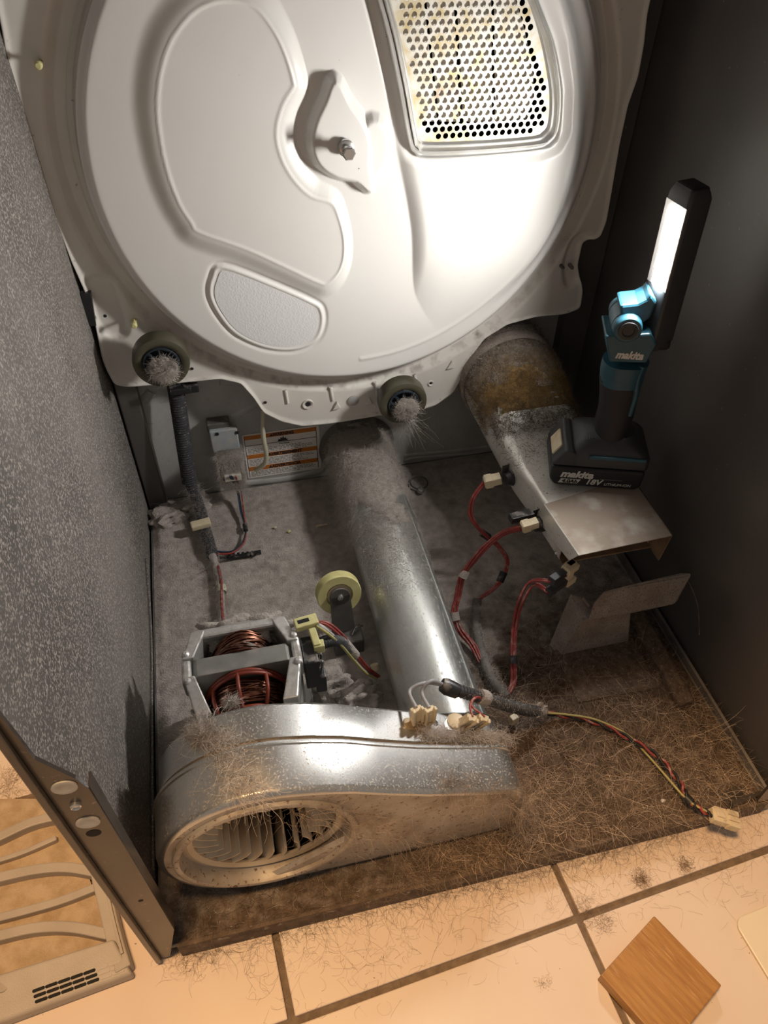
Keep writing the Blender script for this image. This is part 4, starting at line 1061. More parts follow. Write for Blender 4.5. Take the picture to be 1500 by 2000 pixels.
# head: long bar, lamp on its long side face
A0 = Vector((*LPx(1292, 600, 0.037),)); A1 = Vector((*LPx(1352, 368, 0.037),))
a3 = Vector((A0.x, 0.037, A0.y)); b3 = Vector((A1.x, 0.037, A1.y)); axd = (b3 - a3).normalized(); hxd = Vector((axd.z, 0, -axd.x)); HL = (b3 - a3).length
HM = LM @ basis(a3, hxd, (0, 1, 0))      # local: x right, y depth; -> z = x cross y
HM = LM @ Matrix(((hxd.x, 0, axd.x, a3.x), (0, 1, 0, a3.y), (hxd.z, 0, axd.z, a3.z), (0, 0, 0, 1))) @ Matrix.Rotation(math.radians(26), 4, 'Z')
hw, hd = 0.0140, 0.0175
secs = []
for z, sx, sy in ((-0.046, 0.80, 0.85), (-0.034, 1.0, 1.0), (0.0, 1.0, 1.0), (HL - 0.006, 1.0, 1.0), (HL, 0.86, 0.9), (HL + 0.003, 0.7, 0.8)):
    secs.append([(a, c, z) for a, c in rrect(0, 0, hw * sx, hd * sy, 0.004, 4)])
hdm = mesh('lamp_head', loft(secs, cap0=True, cap1=True), MT['charcoal_plastic'], wl, smooth=35, xf=HM)
mesh('head_cap', box((0, 0, HL + 0.001), (0.022, 0.028, 0.008)), MT['soft_black'], hdm, bevel=0.003, xf=HM)
mesh('lamp_bezel', prism([(-0.0165, 0.028), (0.0165, 0.028), (0.0165, HL - 0.012), (-0.0165, HL - 0.012)], 0, -hw - 0.0006, -hw + 0.001), MT['steel'], hdm, xf=HM, bevel=0.0004)
mesh('lamp_lens', prism(rrect(-0.002, 0.028 + (HL - 0.045) / 2, 0.0095, (HL - 0.045) / 2, 0.004), 0, -hw - 0.0016, -hw - 0.0004), MT['led'], hdm, xf=HM, label='glowing white lamp strip')
nk = lpoly([(1210, 596), (1246, 592), (1262, 584), (1272, 572), (1284, 590), (1270, 622), (1240, 642), (1214, 632)], 0.022)
mesh('hinge_neck', prism(nk, 1, 0.021, 0.053), MT['teal'], wl, bevel=0.003, xf=LM)
# lettering
x_, z_ = LPx(1203, 693, 0.0135)
text('collar_lettering', 'makita', 0.0135, LM @ Matrix.Translation((x_, 0.0136, z_)) @ Matrix.Rotation(math.pi / 2, 4, 'X'), MT['print_white'], cl, shear=0.25, bold=0.0006, width=0.031)
FM = lambda px, py, up_=0: LM @ Matrix.Translation((LPx(px, py, -0.0003)[0], -0.0004, LPx(px, py, -0.0003)[1] + up_)) @ Matrix.Rotation(math.pi / 2, 4, 'X')
text('battery_lettering', 'makita', 0.0150, LM @ Matrix.Translation((0.013, -0.0004, 0.0205)) @ Matrix.Rotation(math.pi / 2, 4, 'X'), MT['print_white'], bat, shear=0.25, bold=0.0007, width=0.042)
x_, z_ = 0.012, 0.0085
mesh('capacity_panel', prism([(x_, z_ - 0.003), (x_ + 0.024, z_ - 0.003), (x_ + 0.028, z_ + 0.0042), (x_ + 0.003, z_ + 0.0042)], 1, -0.0004, 0.0), MT['print_white'], bat, xf=LM)
text('capacity_lettering', '4.0Ah', 0.0078, LM @ Matrix.Translation((x_ + 0.004, -0.0007, z_ + 0.0005)) @ Matrix.Rotation(math.pi / 2, 4, 'X'), MT['print_black'], bat, shear=0.2, bold=0.0003, width=0.020)
text('voltage_lettering', '18V', 0.0125, LM @ Matrix.Translation((x_ + 0.034, -0.0005, z_ + 0.0012)) @ Matrix.Rotation(math.pi / 2, 4, 'X'), MT['print_white'], bat, shear=0.25, bold=0.0004, width=0.021)
text('chemistry_lettering', 'LITHIUM-ION', 0.0058, LM @ Matrix.Translation((x_ + 0.058, -0.0005, z_ - 0.0006)) @ Matrix.Rotation(math.pi / 2, 4, 'X'), MT['print_white'], bat, shear=0.2, width=0.034)
mesh('label_rule', prism([(x_ + 0.052, z_ + 0.0068), (x_ + 0.080, z_ + 0.0068), (x_ + 0.080, z_ + 0.0074), (x_ + 0.052, z_ + 0.0074)], 1, -0.0004, 0.0), MT['print_dim'], bat, xf=LM)
for k in range(5):
    mesh('fine_print', box((0.0385 + k * 0.0032, 0.030, 0.0672 + 0.0004 * k), (0.0011, 0.030 - 0.002 * k, 0.0006)), MT['print_dim'], ft, xf=LM)

# ================================================================== warning label on the rear panel
yl = D - 0.0006
wlb = thing('warning_label', (0.225, yl, 0.018), 'white and orange warning sticker on the rear panel beside the exhaust duct', 'label')
L0, L1, Z0, Z1 = 0.164, 0.2865, 0.0185, 0.1105
mesh('sticker', prism(rrect((L0 + L1) / 2, (Z0 + Z1) / 2, (L1 - L0) / 2, (Z1 - Z0) / 2, 0.003), 1, yl - 0.0004, yl + 0.0006), MT['label_white'], wlb)
TX = Matrix.Rotation(math.pi / 2, 4, 'X')
def lab_rect(u0, u1, v0, v1, mat, name='print_band', dy=0.0008):
    return mesh(name, prism([(L0 + u0 * (L1 - L0), Z1 - v0 * (Z1 - Z0)), (L0 + u1 * (L1 - L0), Z1 - v0 * (Z1 - Z0)), (L0 + u1 * (L1 - L0), Z1 - v1 * (Z1 - Z0)), (L0 + u0 * (L1 - L0), Z1 - v1 * (Z1 - Z0))], 1, yl - dy, yl - 0.0003), mat, wlb)
def lab_text(s, u, v, size, mat, width, name='print_text', bold=0.0):
    return text(name, s, size, Matrix.Translation((L0 + u * (L1 - L0), yl - 0.0010, Z1 - v * (Z1 - Z0))) @ TX, mat, wlb, align='CENTER', width=width, bold=bold)
for v0, v1, s in ((0.03, 0.115, 'WARNING'), (0.455, 0.545, 'AVERTISSEMENT'), (0.735, 0.825, 'ADVERTENCIA')):
    lab_rect(0.025, 0.955, v0, v1, MT['label_orange'])
    lab_text(s, 0.53, (v0 + v1) / 2, 0.0085, MT['print_black'], {'WARNING': 0.034, 'AVERTISSEMENT': 0.056, 'ADVERTENCIA': 0.048}[s], 'heading_text', 0.0004)
    uw = {'WARNING': 0.345, 'AVERTISSEMENT': 0.255, 'ADVERTENCIA': 0.29}[s]
    mesh('warning_triangle', prism([(L0 + uw * 0.1225, Z1 - (v1 - 0.015) * 0.092), (L0 + uw * 0.1225 + 0.0065, Z1 - (v1 - 0.015) * 0.092), (L0 + uw * 0.1225 + 0.00325, Z1 - (v0 + 0.012) * 0.092)], 1, yl - 0.0010, yl - 0.0004), MT['print_black'], wlb)
for v in (0.245,):
    lab_rect(0.025, 0.955, v, v + 0.008, MT['print_black'], 'rule_line')
lab_rect(0.955, 0.963, 0.03, 0.97, MT['print_black'], 'rule_line'); lab_rect(0.022, 0.028, 0.03, 0.97, MT['print_black'], 'rule_line')
fl_ = [(0, 0), (0.016, 0), (0.0155, 0.004), (0.0135, 0.0028), (0.0132, 0.007), (0.0105, 0.0045), (0.0095, 0.010), (0.0072, 0.005), (0.0055, 0.0085), (0.0042, 0.0035), (0.0020, 0.0050)]
mesh('flame_icon', prism([(L0 + 0.055 + a, Z1 - 0.0215 + c) for a, c in fl_], 1, yl - 0.001, yl - 0.0003), MT['print_black'], wlb)
lab_text('Fire Hazard', 0.53, 0.285, 0.0042, MT['print_black'], 0.016)
r_ = random.Random(4)
for v in (0.33, 0.36, 0.39, 0.425, 0.575, 0.605, 0.635, 0.67, 0.70, 0.85, 0.88, 0.91, 0.945):
    u = 0.05
    end = r_.uniform(0.70, 0.93)
    while u < end:
        wd = r_.uniform(0.02, 0.06); lab_rect(u, min(u + wd, end), v, v + 0.012, MT['print_grey'], 'fine_print', 0.0007); u += wd + 0.012

# ================================================================== wiring on the left
cn = thing('conduit', tuple(PY(372, 948, 0.63)), 'black corrugated conduit hanging below the drum roller by the dusty side panel', 'conduit')
cpts = [PY(340, 740, 0.640), PY(348, 790, 0.638), PY(358, 860, 0.634), PY(370, 940, 0.628)]
mesh('ribbed_sleeve', corrugated(cpts, 0.0100, 0.0118, 0.0042, 14), MT['conduit'], cn, smooth=50)
mesh('lower_sleeve', corrugated([PY(370, 938, 0.628), PZ(388, 985, 0.030), PZ(400, 1030, 0.020), PZ(415, 1085, 0.014)], 0.0078, 0.0092, 0.0042, 12), MT['conduit'], cn, smooth=50)
mesh('conduit_clamp', join(box(tuple(PY(352, 757, 0.632)), (0.030, 0.022, 0.010)), box(tuple(PY(378, 757, 0.632)), (0.014, 0.008, 0.014))), MT['black'], cn, bevel=0.002)
mesh('cream_clip', box(tuple(PZ(392, 1024, 0.030)), (0.030, 0.014, 0.010), rz=0.15), MT['cream'], cn, bevel=0.002)
mesh('taped_tail', tube(spline([PZ(415, 1085, 0.014), PZ(424, 1115, 0.012), PZ(431, 1160, 0.012), PZ(434, 1230, 0.010)], 8), 0.0055, 10), MT['lint'], cn, smooth=60)
mesh('clear_band', lathe(PZ(433, 1158, 0.012), (0.05, 1, 0), [(0, 0.007), (0.006, 0.0075), (0.012, 0.007)], 14), MT['clear_strap'], cn, smooth=60)
mesh('red_tracer', tube(spline([PZ(426, 1105, 0.018), PZ(432, 1135, 0.018), PZ(433, 1180, 0.019), PZ(436, 1215, 0.016)], 6), 0.0020, 6), MT['red_wire'], cn, smooth=60)

sb = thing('sensor_box', tuple(PZ(450, 985, 0.0)), 'lint coated sensor box with pale blue plate against the rear panel', 'box')
c0 = PY(440, 866, 0.645)
mesh('mounting_plate', box((c0[0], 0.652, c0[2] + 0.004), (0.042, 0.010, 0.040)), MT['blue_plate'], sb, bevel=0.002, label='pale blue mounting plate')
mesh('upper_tab', box((c0[0] - 0.006, 0.662, c0[2] + 0.025), (0.034, 0.018, 0.016)), MT['dark_steel'], sb, bevel=0.002)
c1 = PY(452, 915, 0.635)
mesh('sensor_body', box((c1[0], 0.638, c1[2] - 0.006), (0.038, 0.028, 0.066)), MT['lint_light'], sb, bevel=0.008, bseg=3)
c2 = PY(455, 932, 0.62)
mesh('white_socket', box((c2[0], 0.622, c2[2]), (0.026, 0.010, 0.012)), MT['white_wire'], sb, bevel=0.001)
for px in (424, 463):
    q = PY(px, 846 if px > 430 else 849, 0.645); mesh('plate_hole', lathe((q[0], 0.6465, q[2]), (0, -1, 0), [(0, 0.003), (0.0006, 0.003)], 12, False, True), MT['dark'], sb)
hs = thing('sensor_wires', tuple(PZ(470, 1000, 0.01)), 'thin red, black and blue wires trailing from the lint coated sensor box', 'wires')
for k, (mt, dx, dy) in enumerate((('red_wire', 4, 0), ('black_wire', -4, 2), ('blue_wire', -7, 0))):
    q = [PY(456 + dx, 930, 0.614), PZ(468 + dx * 0.7, 960, 0.030), PZ(474 + dx * 0.5, 1000, 0.016), PZ(480, 1035 + dy, 0.014), PZ(474 + dx * 0.3, 1062, 0.014), PZ(452, 1079 + dx * 0.3, 0.014), PZ(418, 1080 + dx * 0.5, 0.014)]
    mesh('wire', tube(spline(q, 10), 0.0014, 7), MT[mt], hs, smooth=60)
mesh('tape_band', cyl(PZ(478, 1024, 0.014), PZ(480, 1036, 0.014), 0.0038, 10), MT['black'], hs, smooth=40)
bs = tag(mesh('slotted_strip', join(box(tuple(PZ(470, 1086, 0.008)), (0.062, 0.006, 0.004), rz=0.05), *[box(tuple(PZ(448 + 9 * k, 1087 - k, 0.010)), (0.004, 0.009, 0.004), rz=0.05) for k in range(6)]), MT['black']),
         'short black slotted strip half buried in lint near the sensor wires', 'strip')
st = tag(mesh('plastic_strap', tube(spline([PY(514, 800, 0.640), PY(514, 850, 0.640), PY(520, 885, 0.642), PY(517, 905, 0.645), PY(500, 919, 0.652)], 8), 0.0038, 8), MT['clear_strap'], smooth=60),
         'milky plastic strap hanging in front of the warning sticker', 'strap')

# ================================================================== wiring on the right
def wires(parent, path, n, spread, rad, mat, seed, name='wire'):
    r2 = random.Random(seed)
    for k in range(n):
        a = 2 * math.pi * k / max(1, n); q = []
        for j, (px, py, z) in enumerate(path):
            w_ = spread * (0.6 + 0.7 * r2.random())
            q.append(Vector(PZ(px, py, z)) + Vector((math.cos(a + j * 0.7) * w_, math.sin(a + j * 0.7) * w_ * 0.6, math.sin(a + j * 0.7) * w_ * 0.7)))
        mesh(name, tube(spline(q, 9), rad, 7), mat, parent, smooth=60)
def plug(parent, a, b_, w_, h_, name='cream_plug', mat='cream'):
    a = Vector(a); b_ = Vector(b_); d_ = b_ - a
    xf_ = basis(tuple((a + b_) / 2), d_, Vector((0, 0, 1)).cross(d_))
    return mesh(name, join(box((0, 0, 0), (d_.length, w_, h_)), box((d_.length * 0.22, 0, 0), (d_.length * 0.45, w_ * 1.15, h_ * 1.18))), MT[mat], parent, xf=xf_, bevel=0.0008)
hA = thing('upper_wire_loop', tuple(PZ(950, 1060, 0.06)), 'red wire loop from the cream plug on the limit thermostat', 'wires', 'red harness wires')
plug(hA, PZ(978, 934, 0.167), PZ(945, 942, 0.162), 0.013, 0.012)
wires(hA, [(947, 943, 0.162), (925, 972, 0.146), (919, 1002, 0.124), (930, 1026, 0.106), (950, 1047, 0.088), (975, 1068, 0.070), (990, 1092, 0.058), (985, 1122, 0.046), (964, 1150, 0.034), (936, 1170, 0.024)], 3, 0.0022, 0.0017, MT['red_wire'], 1)
for a, b_ in (((940, 1040, 0.090), (955, 1050, 0.082)), ((984, 1118, 0.047), (976, 1136, 0.040))):
    mesh('tape_band', cyl(PZ(*a), PZ(*b_), 0.0055, 10), MT['black'], hA, smooth=40)
hB = thing('middle_wire_loop', tuple(PZ(900, 1180, 0.03)), 'bundle of red wires from the cream plug on the flame sensor', 'wires', 'red harness wires')
plug(hB, PZ(1050, 1020, 0.174), PZ(1018, 1030, 0.170), 0.011, 0.011)
wires(hB, [(1020, 1030, 0.170), (985, 1040, 0.150), (950, 1066, 0.124), (922, 1096, 0.098), (905, 1122, 0.076), (894, 1160, 0.052), (888, 1200, 0.032), (900, 1232, 0.020), (925, 1262, 0.016), (940, 1290, 0.014)], 5, 0.0034, 0.0016, MT['red_wire'], 2)
for a, b_ in (((910, 1114, 0.080), (903, 1128, 0.072)), ((887, 1196, 0.034), (890, 1212, 0.027))):
    mesh('tie_band', cyl(PZ(*a), PZ(*b_), 0.0066, 12), MT['lint'], hB, smooth=40)
hC = thing('igniter_wires', tuple(PZ(1004, 1260, 0.03)), 'pair of red wires dropping from the black igniter plugs to the pan', 'wires', 'red harness wires')
for k, pl_ in enumerate(plugs):
    q = [pl_, Vector(PZ(1036 + 8 * k, 1136 + 6 * k, 0.118)), Vector(PZ(1014 + 7 * k, 1172 + 4 * k, 0.096)), Vector(PZ(1003 + 6 * k, 1220, 0.062)), Vector(PZ(1000 + 5 * k, 1280, 0.036)), Vector(PZ(1000 + 6 * k, 1330, 0.016)), Vector(PZ(988 + 5 * k, 1360, 0.010))]
    for s_ in (-1, 1):
        mesh('wire', tube(spline([v + Vector((0.0014 * s_, 0.001 * s_, 0)) for v in q], 9), 0.0016, 7), MT['red_wire'], hC, smooth=60)
mesh('tape_band', cyl(PZ(1003, 1280, 0.036), PZ(1004, 1296, 0.030), 0.0052, 12), MT['black'], hC, smooth=40)
tr = tag(mesh('harness_trunk', tube(spline([PZ(932, 1172, 0.020), PZ(930, 1205, 0.014), PZ(934, 1250, 0.012), PZ(946, 1290, 0.012), PZ(962, 1330, 0.012), PZ(990, 1362, 0.010)], 8), 0.0068, 10), MT['pan'], smooth=60),
         'lint covered wire trunk lying on the pan beside the exhaust duct', 'wires')
# motor harness
hM = thing('motor_harness', tuple(PZ(690, 1270, 0.05)), 'red, grey and yellow wires looping from the motor connector', 'wires')
for k, (mt, dx, dy) in enumerate((('red_wire', 0, 0), ('red_wire', 3, -4), ('grey_wire', -4, 8), ('yellow_wire', -2, 14), ('white_wire', -6, 4))):
    q = [PZ(618, 1216 + dy * 0.5, 0.184), PZ(640 + dx, 1222 + dy, 0.178), PZ(668 + dx, 1246 + dy, 0.140), PZ(690 + dx, 1275 + dy * 0.8, 0.095), PZ(715 + dx, 1305 + dy * 0.6, 0.045), PZ(738 + dx, 1322 + dy * 0.3, 0.020)]
    mesh('wire', tube(spline(q, 9), 0.0017, 7), MT[mt], hM, smooth=60)
mesh('ribbed_sleeve', corrugated([PZ(618, 1262, 0.165), PZ(640, 1252, 0.160), PZ(662, 1252, 0.140), PZ(680, 1268, 0.105)], 0.0062, 0.0074, 0.0036, 12), MT['conduit'], hM, smooth=50)
mesh('lint_sleeve', tube(spline([PZ(672, 1254, 0.128), PZ(684, 1268, 0.105), PZ(694, 1280, 0.088)], 6), [0.006] * 13, 10), MT['lint_light'], hM, smooth=60)
mesh('wire_ferrule', cyl(PZ(731, 1298, 0.030), PZ(734, 1308, 0.024), 0.0055, 12), MT['cream'], hM, smooth=40)
# conduit over the blower outlet with grey leads
hK = thing('blower_conduit', tuple(PZ(950, 1372, 0.09)), 'dusty black corrugated conduit with grey and red leads over the blower outlet', 'conduit')
mesh('ribbed_sleeve', corrugated([PZ(868, 1340, 0.142), PZ(905, 1352, 0.134), PZ(940, 1362, 0.122), PZ(985, 1376, 0.092), PZ(1025, 1386, 0.060), PZ(1052, 1390, 0.040)], 0.0060, 0.0074, 0.0040, 12), MT['conduit'], hK, smooth=50)
mesh('sleeve_end', lathe(PZ(872, 1341, 0.142), Vector(PZ(862, 1336, 0.144)) - Vector(PZ(880, 1344, 0.140)), [(-0.014, 0.0085), (0.0, 0.0095), (0.006, 0.0075)], 14, True, True), MT['black'], hK, smooth=50)
for s_, a_, h0 in ((s1, (800, 1350, 0.160), (830, 1334, 0.162)), (s2, (824, 1352, 0.158), (842, 1330, 0.164))):
    mesh('grey_lead', tube(spline([s_, PZ(*a_), PZ(*h0), PZ(868, 1338, 0.144)], 10), 0.0021, 8), MT['grey_wire'], hK, smooth=60)
for s_, o_ in ((s3, 0), (s4, 3)):
    mesh('red_lead', tube(spline([s_, PZ(918 + o_, 1378, 0.138), PZ(928 + o_, 1362, 0.136), PZ(942 + o_, 1366, 0.122)], 8), 0.0013, 7), MT['red_wire'], hK, smooth=60)
mesh('cable_tie', lathe(PZ(943, 1362, 0.121), Vector(PZ(985, 1376, 0.092)) - Vector(PZ(905, 1352, 0.134)), [(-0.006, 0.0088), (0.004, 0.0092), (0.008, 0.0080)], 14, True, True), MT['lint'], hK, smooth=50)
mesh('fallen_spade', box(tuple(PZ(1003, 1405, 0.018)), (0.010, 0.008, 0.014), rz=0.3), MT['cream'], hK, bevel=0.001)
# door switch lead: twisted pair with ground wire and three-way plug
hT = thing('twisted_lead', tuple(PZ(1250, 1450, 0.01)), 'twisted red and black lead ending in a three-way cream plug on the tiles', 'cable')
path = spline([PZ(1048, 1390, 0.030), PZ(1100, 1398, 0.016), PZ(1165, 1412, 0.014), PZ(1225, 1440, 0.016), PZ(1285, 1478, 0.018), PZ(1325, 1525, 0.018), PZ(1342, 1555, 0.018), PZ(1360, 1576, 0.016), PZ(1392, 1592, 0.011)], 16)
for ph, mt in ((0, 'red_wire'), (math.pi, 'black_wire')):
    q = []
    for i, v in enumerate(path):
        d_ = (path[min(i + 1, len(path) - 1)] - path[max(i - 1, 0)]).normalized(); _, u_, v_ = frame(d_); a = ph + i * 0.42
        q.append(v + (u_ * math.cos(a) + v_ * math.sin(a)) * 0.0019)
    mesh('wire', tube(q, 0.0018, 7), MT[mt], hT, smooth=60)
gp = [PZ(1062, 1392, 0.030), PZ(1110, 1396, 0.022), PZ(1165, 1406, 0.018), PZ(1225, 1435, 0.014), PZ(1262, 1472, 0.014), PZ(1300, 1515, 0.015), PZ(1336, 1556, 0.018), PZ(1360, 1574, 0.018), PZ(1392, 1590, 0.012)]
mesh('ground_wire', tube(spline(gp, 9), 0.0014, 7), MT['yellow_wire'], hT, smooth=60)
mesh('tape_band', cyl(PZ(1338, 1556, 0.018), PZ(1350, 1568, 0.017), 0.0052, 10), MT['black'], hT, smooth=40)
pa, pb2 = Vector(PZ(1386, 1590, 0.011)), Vector(PZ(1438, 1606, 0.000)); dd = (pb2 - pa)
xf = basis(tuple((pa + pb2) / 2), dd, Vector((0, 0, 1)).cross(dd))
pg = mesh('three_way_plug', join(box((0, 0, 0), (dd.length * 0.9, 0.016, 0.010)), *[box((dd.length * 0.30, k * 0.0068, 0.001), (dd.length * 0.42, 0.0062, 0.0115)) for k in (-1, 0, 1)], box((-dd.length * 0.1, 0.0095, 0), (dd.length * 0.45, 0.003, 0.006)), box((-dd.length * 0.2, 0, 0.006), (dd.length * 0.3, 0.006, 0.003))), MT['cream'], hT, xf=xf, bevel=0.0008)
for k in (-1, 0, 1):
    mesh('socket_hole', box((dd.length * 0.512, k * 0.0068, 0.001), (0.0006, 0.0044, 0.0075)), MT['dark'], pg, xf=xf)

# small ring and screw on the pan near the duct
rg = thing('ring_clip', tuple(PZ(818, 945, 0.006)), 'dark wire ring clip with a bright screw on the pan', 'clip')
rc = Vector(PZ(818, 943, 0.011))
mesh('wire_ring', tube([rc + Vector((0.0145 * math.cos(a), 0.0160 * math.sin(a), 0.001)) for a in np.linspace(0, 2 * math.pi, 33)], 0.0014, 8, False), MT['dark_steel'], rg, smooth=60)
mesh('screw', lathe(PZ(822, 958, 0.012), (0, -0.2, 1), [(0, 0.0062), (0.002, 0.0062), (0.004, 0.0048), (0.0042, 0.0025), (0.0034, 0.002)], 18, False, True), MT['steel'], rg, smooth=40)

# ================================================================== things on the tiles
wb = [PZ(1280, 1790, FLOOR + 0.020), PZ(1412, 1926, FLOOR + 0.020), PZ(1172, 1902, FLOOR + 0.020)]
cA, cB, cC = Vector(wb[0]), Vector(wb[1]), Vector(wb[2]); cD = cB + (cC - cA)
dn = Vector((0, 0, -0.0195))
wood = tag(mesh('wood_block', box((0, 0, 0), ((cB - cA).length, (cC - cA).length, 0.0195)), MT['wood'], bevel=0.0014), 'square golden pine wood block lying on the pale tiles', 'wood block')
wood.location = (cA + cD) / 2 + Vector((0, 0, -0.00975)); wood.rotation_euler = (0, 0, math.atan2((cB - cA).y, (cB - cA).x))
cp_ = thing('cover_plate', tuple(PZ(1500, 1850, FLOOR)), 'cream cover plate with a dark slot lying on the tiles', 'plate')
a_, b_, c_ = Vector(PZ(1432, 1796, FLOOR + 0.004)), Vector(PZ(1500, 1768, FLOOR + 0.004)), Vector(PZ(1500, 1925, FLOOR + 0.004))
ux = (b_ - a_).normalized(); uy = Vector((ux.y, -ux.x, 0))
xf = basis(a_, ux, uy)
xfp = Matrix.Translation(a_) @ Matrix(((ux.x, uy.x, 0, 0), (ux.y, uy.y, 0, 0), (0, 0, 1, 0), (0, 0, 0, 1)))
mesh('plate_body', prism([(p_[0] + 0.07, p_[1] + 0.10) for p_ in rrect(0, 0, 0.07, 0.10, 0.012)], 2, -0.0035, 0.0), MT['cream_plate'], cp_, xf=xfp, bevel=0.0012)
mesh('slot', box((0.062, 0.052, 0.0002), (0.034, 0.012, 0.0006)), MT['dark'], cp_, xf=xfp)

# lint filter: plastic frame, arched ribs, clogged mesh
lf = thing('lint_filter', tuple(PZ(100, 1850, FLOOR)), 'grey tan plastic lint filter frame with clogged mesh, lying on the tiles', 'lint filter')
ZF = FLOOR + 0.022
def strip(pts, wdt, z0, z1, name, bev=0.0015):
    """flat bar following traced points"""
    q = spline([PZ(x, y, z1) for x, y in pts], 8); Lf = []; Rt = []
    for i, v in enumerate(q):
        d_ = (q[min(i + 1, len(q) - 1)] - q[max(i - 1, 0)]); d_.z = 0; d_.normalize(); n_ = Vector((-d_.y, d_.x, 0)) * wdt / 2
        Lf.append(v + n_); Rt.append(v - n_)
    secs = [[(l.x, l.y, z0), (l.x, l.y, z1), (r2.x, r2.y, z1), (r2.x, r2.y, z0)] for l, r2 in zip(Lf, Rt)]
    return mesh(name, loft(secs, cap0=True, cap1=True), MT['filter_plastic'], lf, bevel=bev)
strip([(188, 1690), (205, 1760), (222, 1830), (240, 1892)], 0.016, FLOOR + 0.001, ZF, 'side_rail')
strip([(206, 1730), (222, 1800), (238, 1862)], 0.003, ZF, ZF + 0.003, 'rail_ridge', 0.0005)
fb = [PZ(-140, 1945, ZF + 0.006), PZ(222, 1833, ZF + 0.006), PZ(258, 1902, ZF - 0.004), PZ(-140, 2050, ZF - 0.004)]
fbm_ = mesh('front_bar', hexa([Vector((q[0], q[1], FLOOR + 0.0005)) for q in fb], [Vector(q) for q in fb]), MT['filter_plastic'], lf, bevel=0.003, bseg=3)
q0, q1, q2, q3 = [Vector(q) for q in fb]
for k in range(7):
    for row in range(3):
        t = 0.985 - 0.041 - k * 0.066; s_ = 0.60 + 0.12 * row
        c = (q0.lerp(q1, t)).lerp(q3.lerp(q2, t), s_); d_ = (q2 - q3)
        nrmv = (q1 - q0).cross(q3 - q0).normalized(); nrmv = nrmv if nrmv.z > 0 else -nrmv
        xf_ = Matrix(((*[0] * 4,),) * 4) if False else basis(tuple(c + nrmv * 0.0003), d_, (q0 - q3))
        if k in (0, 1): mesh('vent_slot', prism(rrect(0, 0, 0.0060, 0.0014, 0.0013, 4), 2, -0.0004, 0.0003), MT['filter_plastic'], fbm_, xf=xf_)
        else: mesh('vent_slot', prism(rrect(0, 0, 0.0060, 0.0015, 0.0014, 4), 2, -0.0004, 0.0003), MT['dark'], fbm_, xf=xf_)
strip([(-60, 1728), (0, 1712), (70, 1697), (130, 1693), (192, 1703)], 0.011, FLOOR + 0.006, ZF - 0.001, 'arched_rib')
strip([(-60, 1842), (0, 1826), (70, 1811), (140, 1810), (212, 1824)], 0.011, FLOOR + 0.006, ZF - 0.001, 'arched_rib')
strip([(-60, 1660), (0, 1632), (60, 1605), (120, 1590)], 0.011, FLOOR + 0.006, ZF - 0.001, 'arched_rib')
strip([(-40, 1800), (40, 1780), (120, 1757), (195, 1728)], 0.009, FLOOR + 0.004, ZF - 0.004, 'cross_bar')
strip([(-40, 1690), (40, 1665), (110, 1635)], 0.006, FLOOR + 0.004, ZF - 0.006, 'cross_bar')
fm = [PZ(-60, 1560, FLOOR + 0.008), PZ(120, 1560, FLOOR + 0.008), PZ(232, 1880, FLOOR + 0.008), PZ(-60, 1960, FLOOR + 0.008)]
mesh('clogged_mesh', hexa([Vector(q) - Vector((0, 0, 0.004)) for q in fm], [Vector(q) for q in fm]), MT['filter_mesh'], lf)
mesh('corner_post', cyl(PZ(4, 1945, FLOOR + 0.002), PZ(4, 1925, ZF + 0.004), 0.006, 14), MT['filter_plastic'], lf, smooth=40)

# ================================================================== lint and hair
def lint_h(x, y):
    x = np.asarray(x, float); y = np.asarray(y, float)
    h_ = 0.0015 + 0.0075 * (fbm(x, y, 22, 5, 5) - 0.25)
    h_ = h_ + 0.006 * np.exp(-(((x - 0.035) / 0.03) ** 2 + ((y - 0.60) / 0.06) ** 2))
    h_ = h_ + 0.012 * np.exp(-(((x - 0.262) / 0.035) ** 2 + ((y - 0.185) / 0.035) ** 2)) * (0.5 + fbm(x, y, 60, 9, 3))
    h_ = h_ + 0.016 * np.exp(-(((x - 0.045) / 0.03) ** 2 + ((y - 0.185) / 0.05) ** 2)) * (0.4 + fbm(x, y, 60, 19, 3))
    h_ = h_ + 0.008 * np.exp(-(((x - 0.43) / 0.05) ** 2 + ((y - 0.05) / 0.05) ** 2))
    # stamped steps of the pan showing through
    h_ = h_ + 0.004 * sstep(0.47, 0.485, x) * sstep(0.0, 0.02, y) * (1 - sstep(0.36, 0.38, y)) * (1 - sstep(0.655, 0.67, x)) * sstep(0.10, 0.115, y)
    edge = np.minimum(np.minimum(x - 0.004, 0.698 - x), np.minimum(y - 0.002, 0.668 - y))
    return np.maximum(h_ * np.clip(edge / 0.012, 0.1, 1), 0.0006)
nx, ny = 260, 250
xs = np.linspace(0.005, 0.6985, nx); ys = np.linspace(0.001, 0.668, ny)
Xg, Yg = np.meshgrid(xs, ys)
V = np.stack([Xg, Yg, lint_h(Xg, Yg)], -1).reshape(-1, 3)
ii, jj = np.meshgrid(np.arange(ny - 1), np.arange(nx - 1), indexing='ij')
Q = np.stack([ii * nx + jj, ii * nx + jj + 1, (ii + 1) * nx + jj + 1, (ii + 1) * nx + jj], -1).reshape(-1, 4)
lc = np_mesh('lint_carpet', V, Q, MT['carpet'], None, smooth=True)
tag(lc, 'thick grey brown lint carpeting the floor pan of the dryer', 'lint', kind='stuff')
n = 26000
rx = rng.uniform(0.008, 0.694, n); ry = rng.uniform(0.004, 0.664, n)
k_ = ry > 0.10 + 0.26 * sstep(0.25, 0.50, rx) - 0.05 + rng.normal(0, 0.05, n); rx, ry = rx[k_], ry[k_]; n = len(rx)
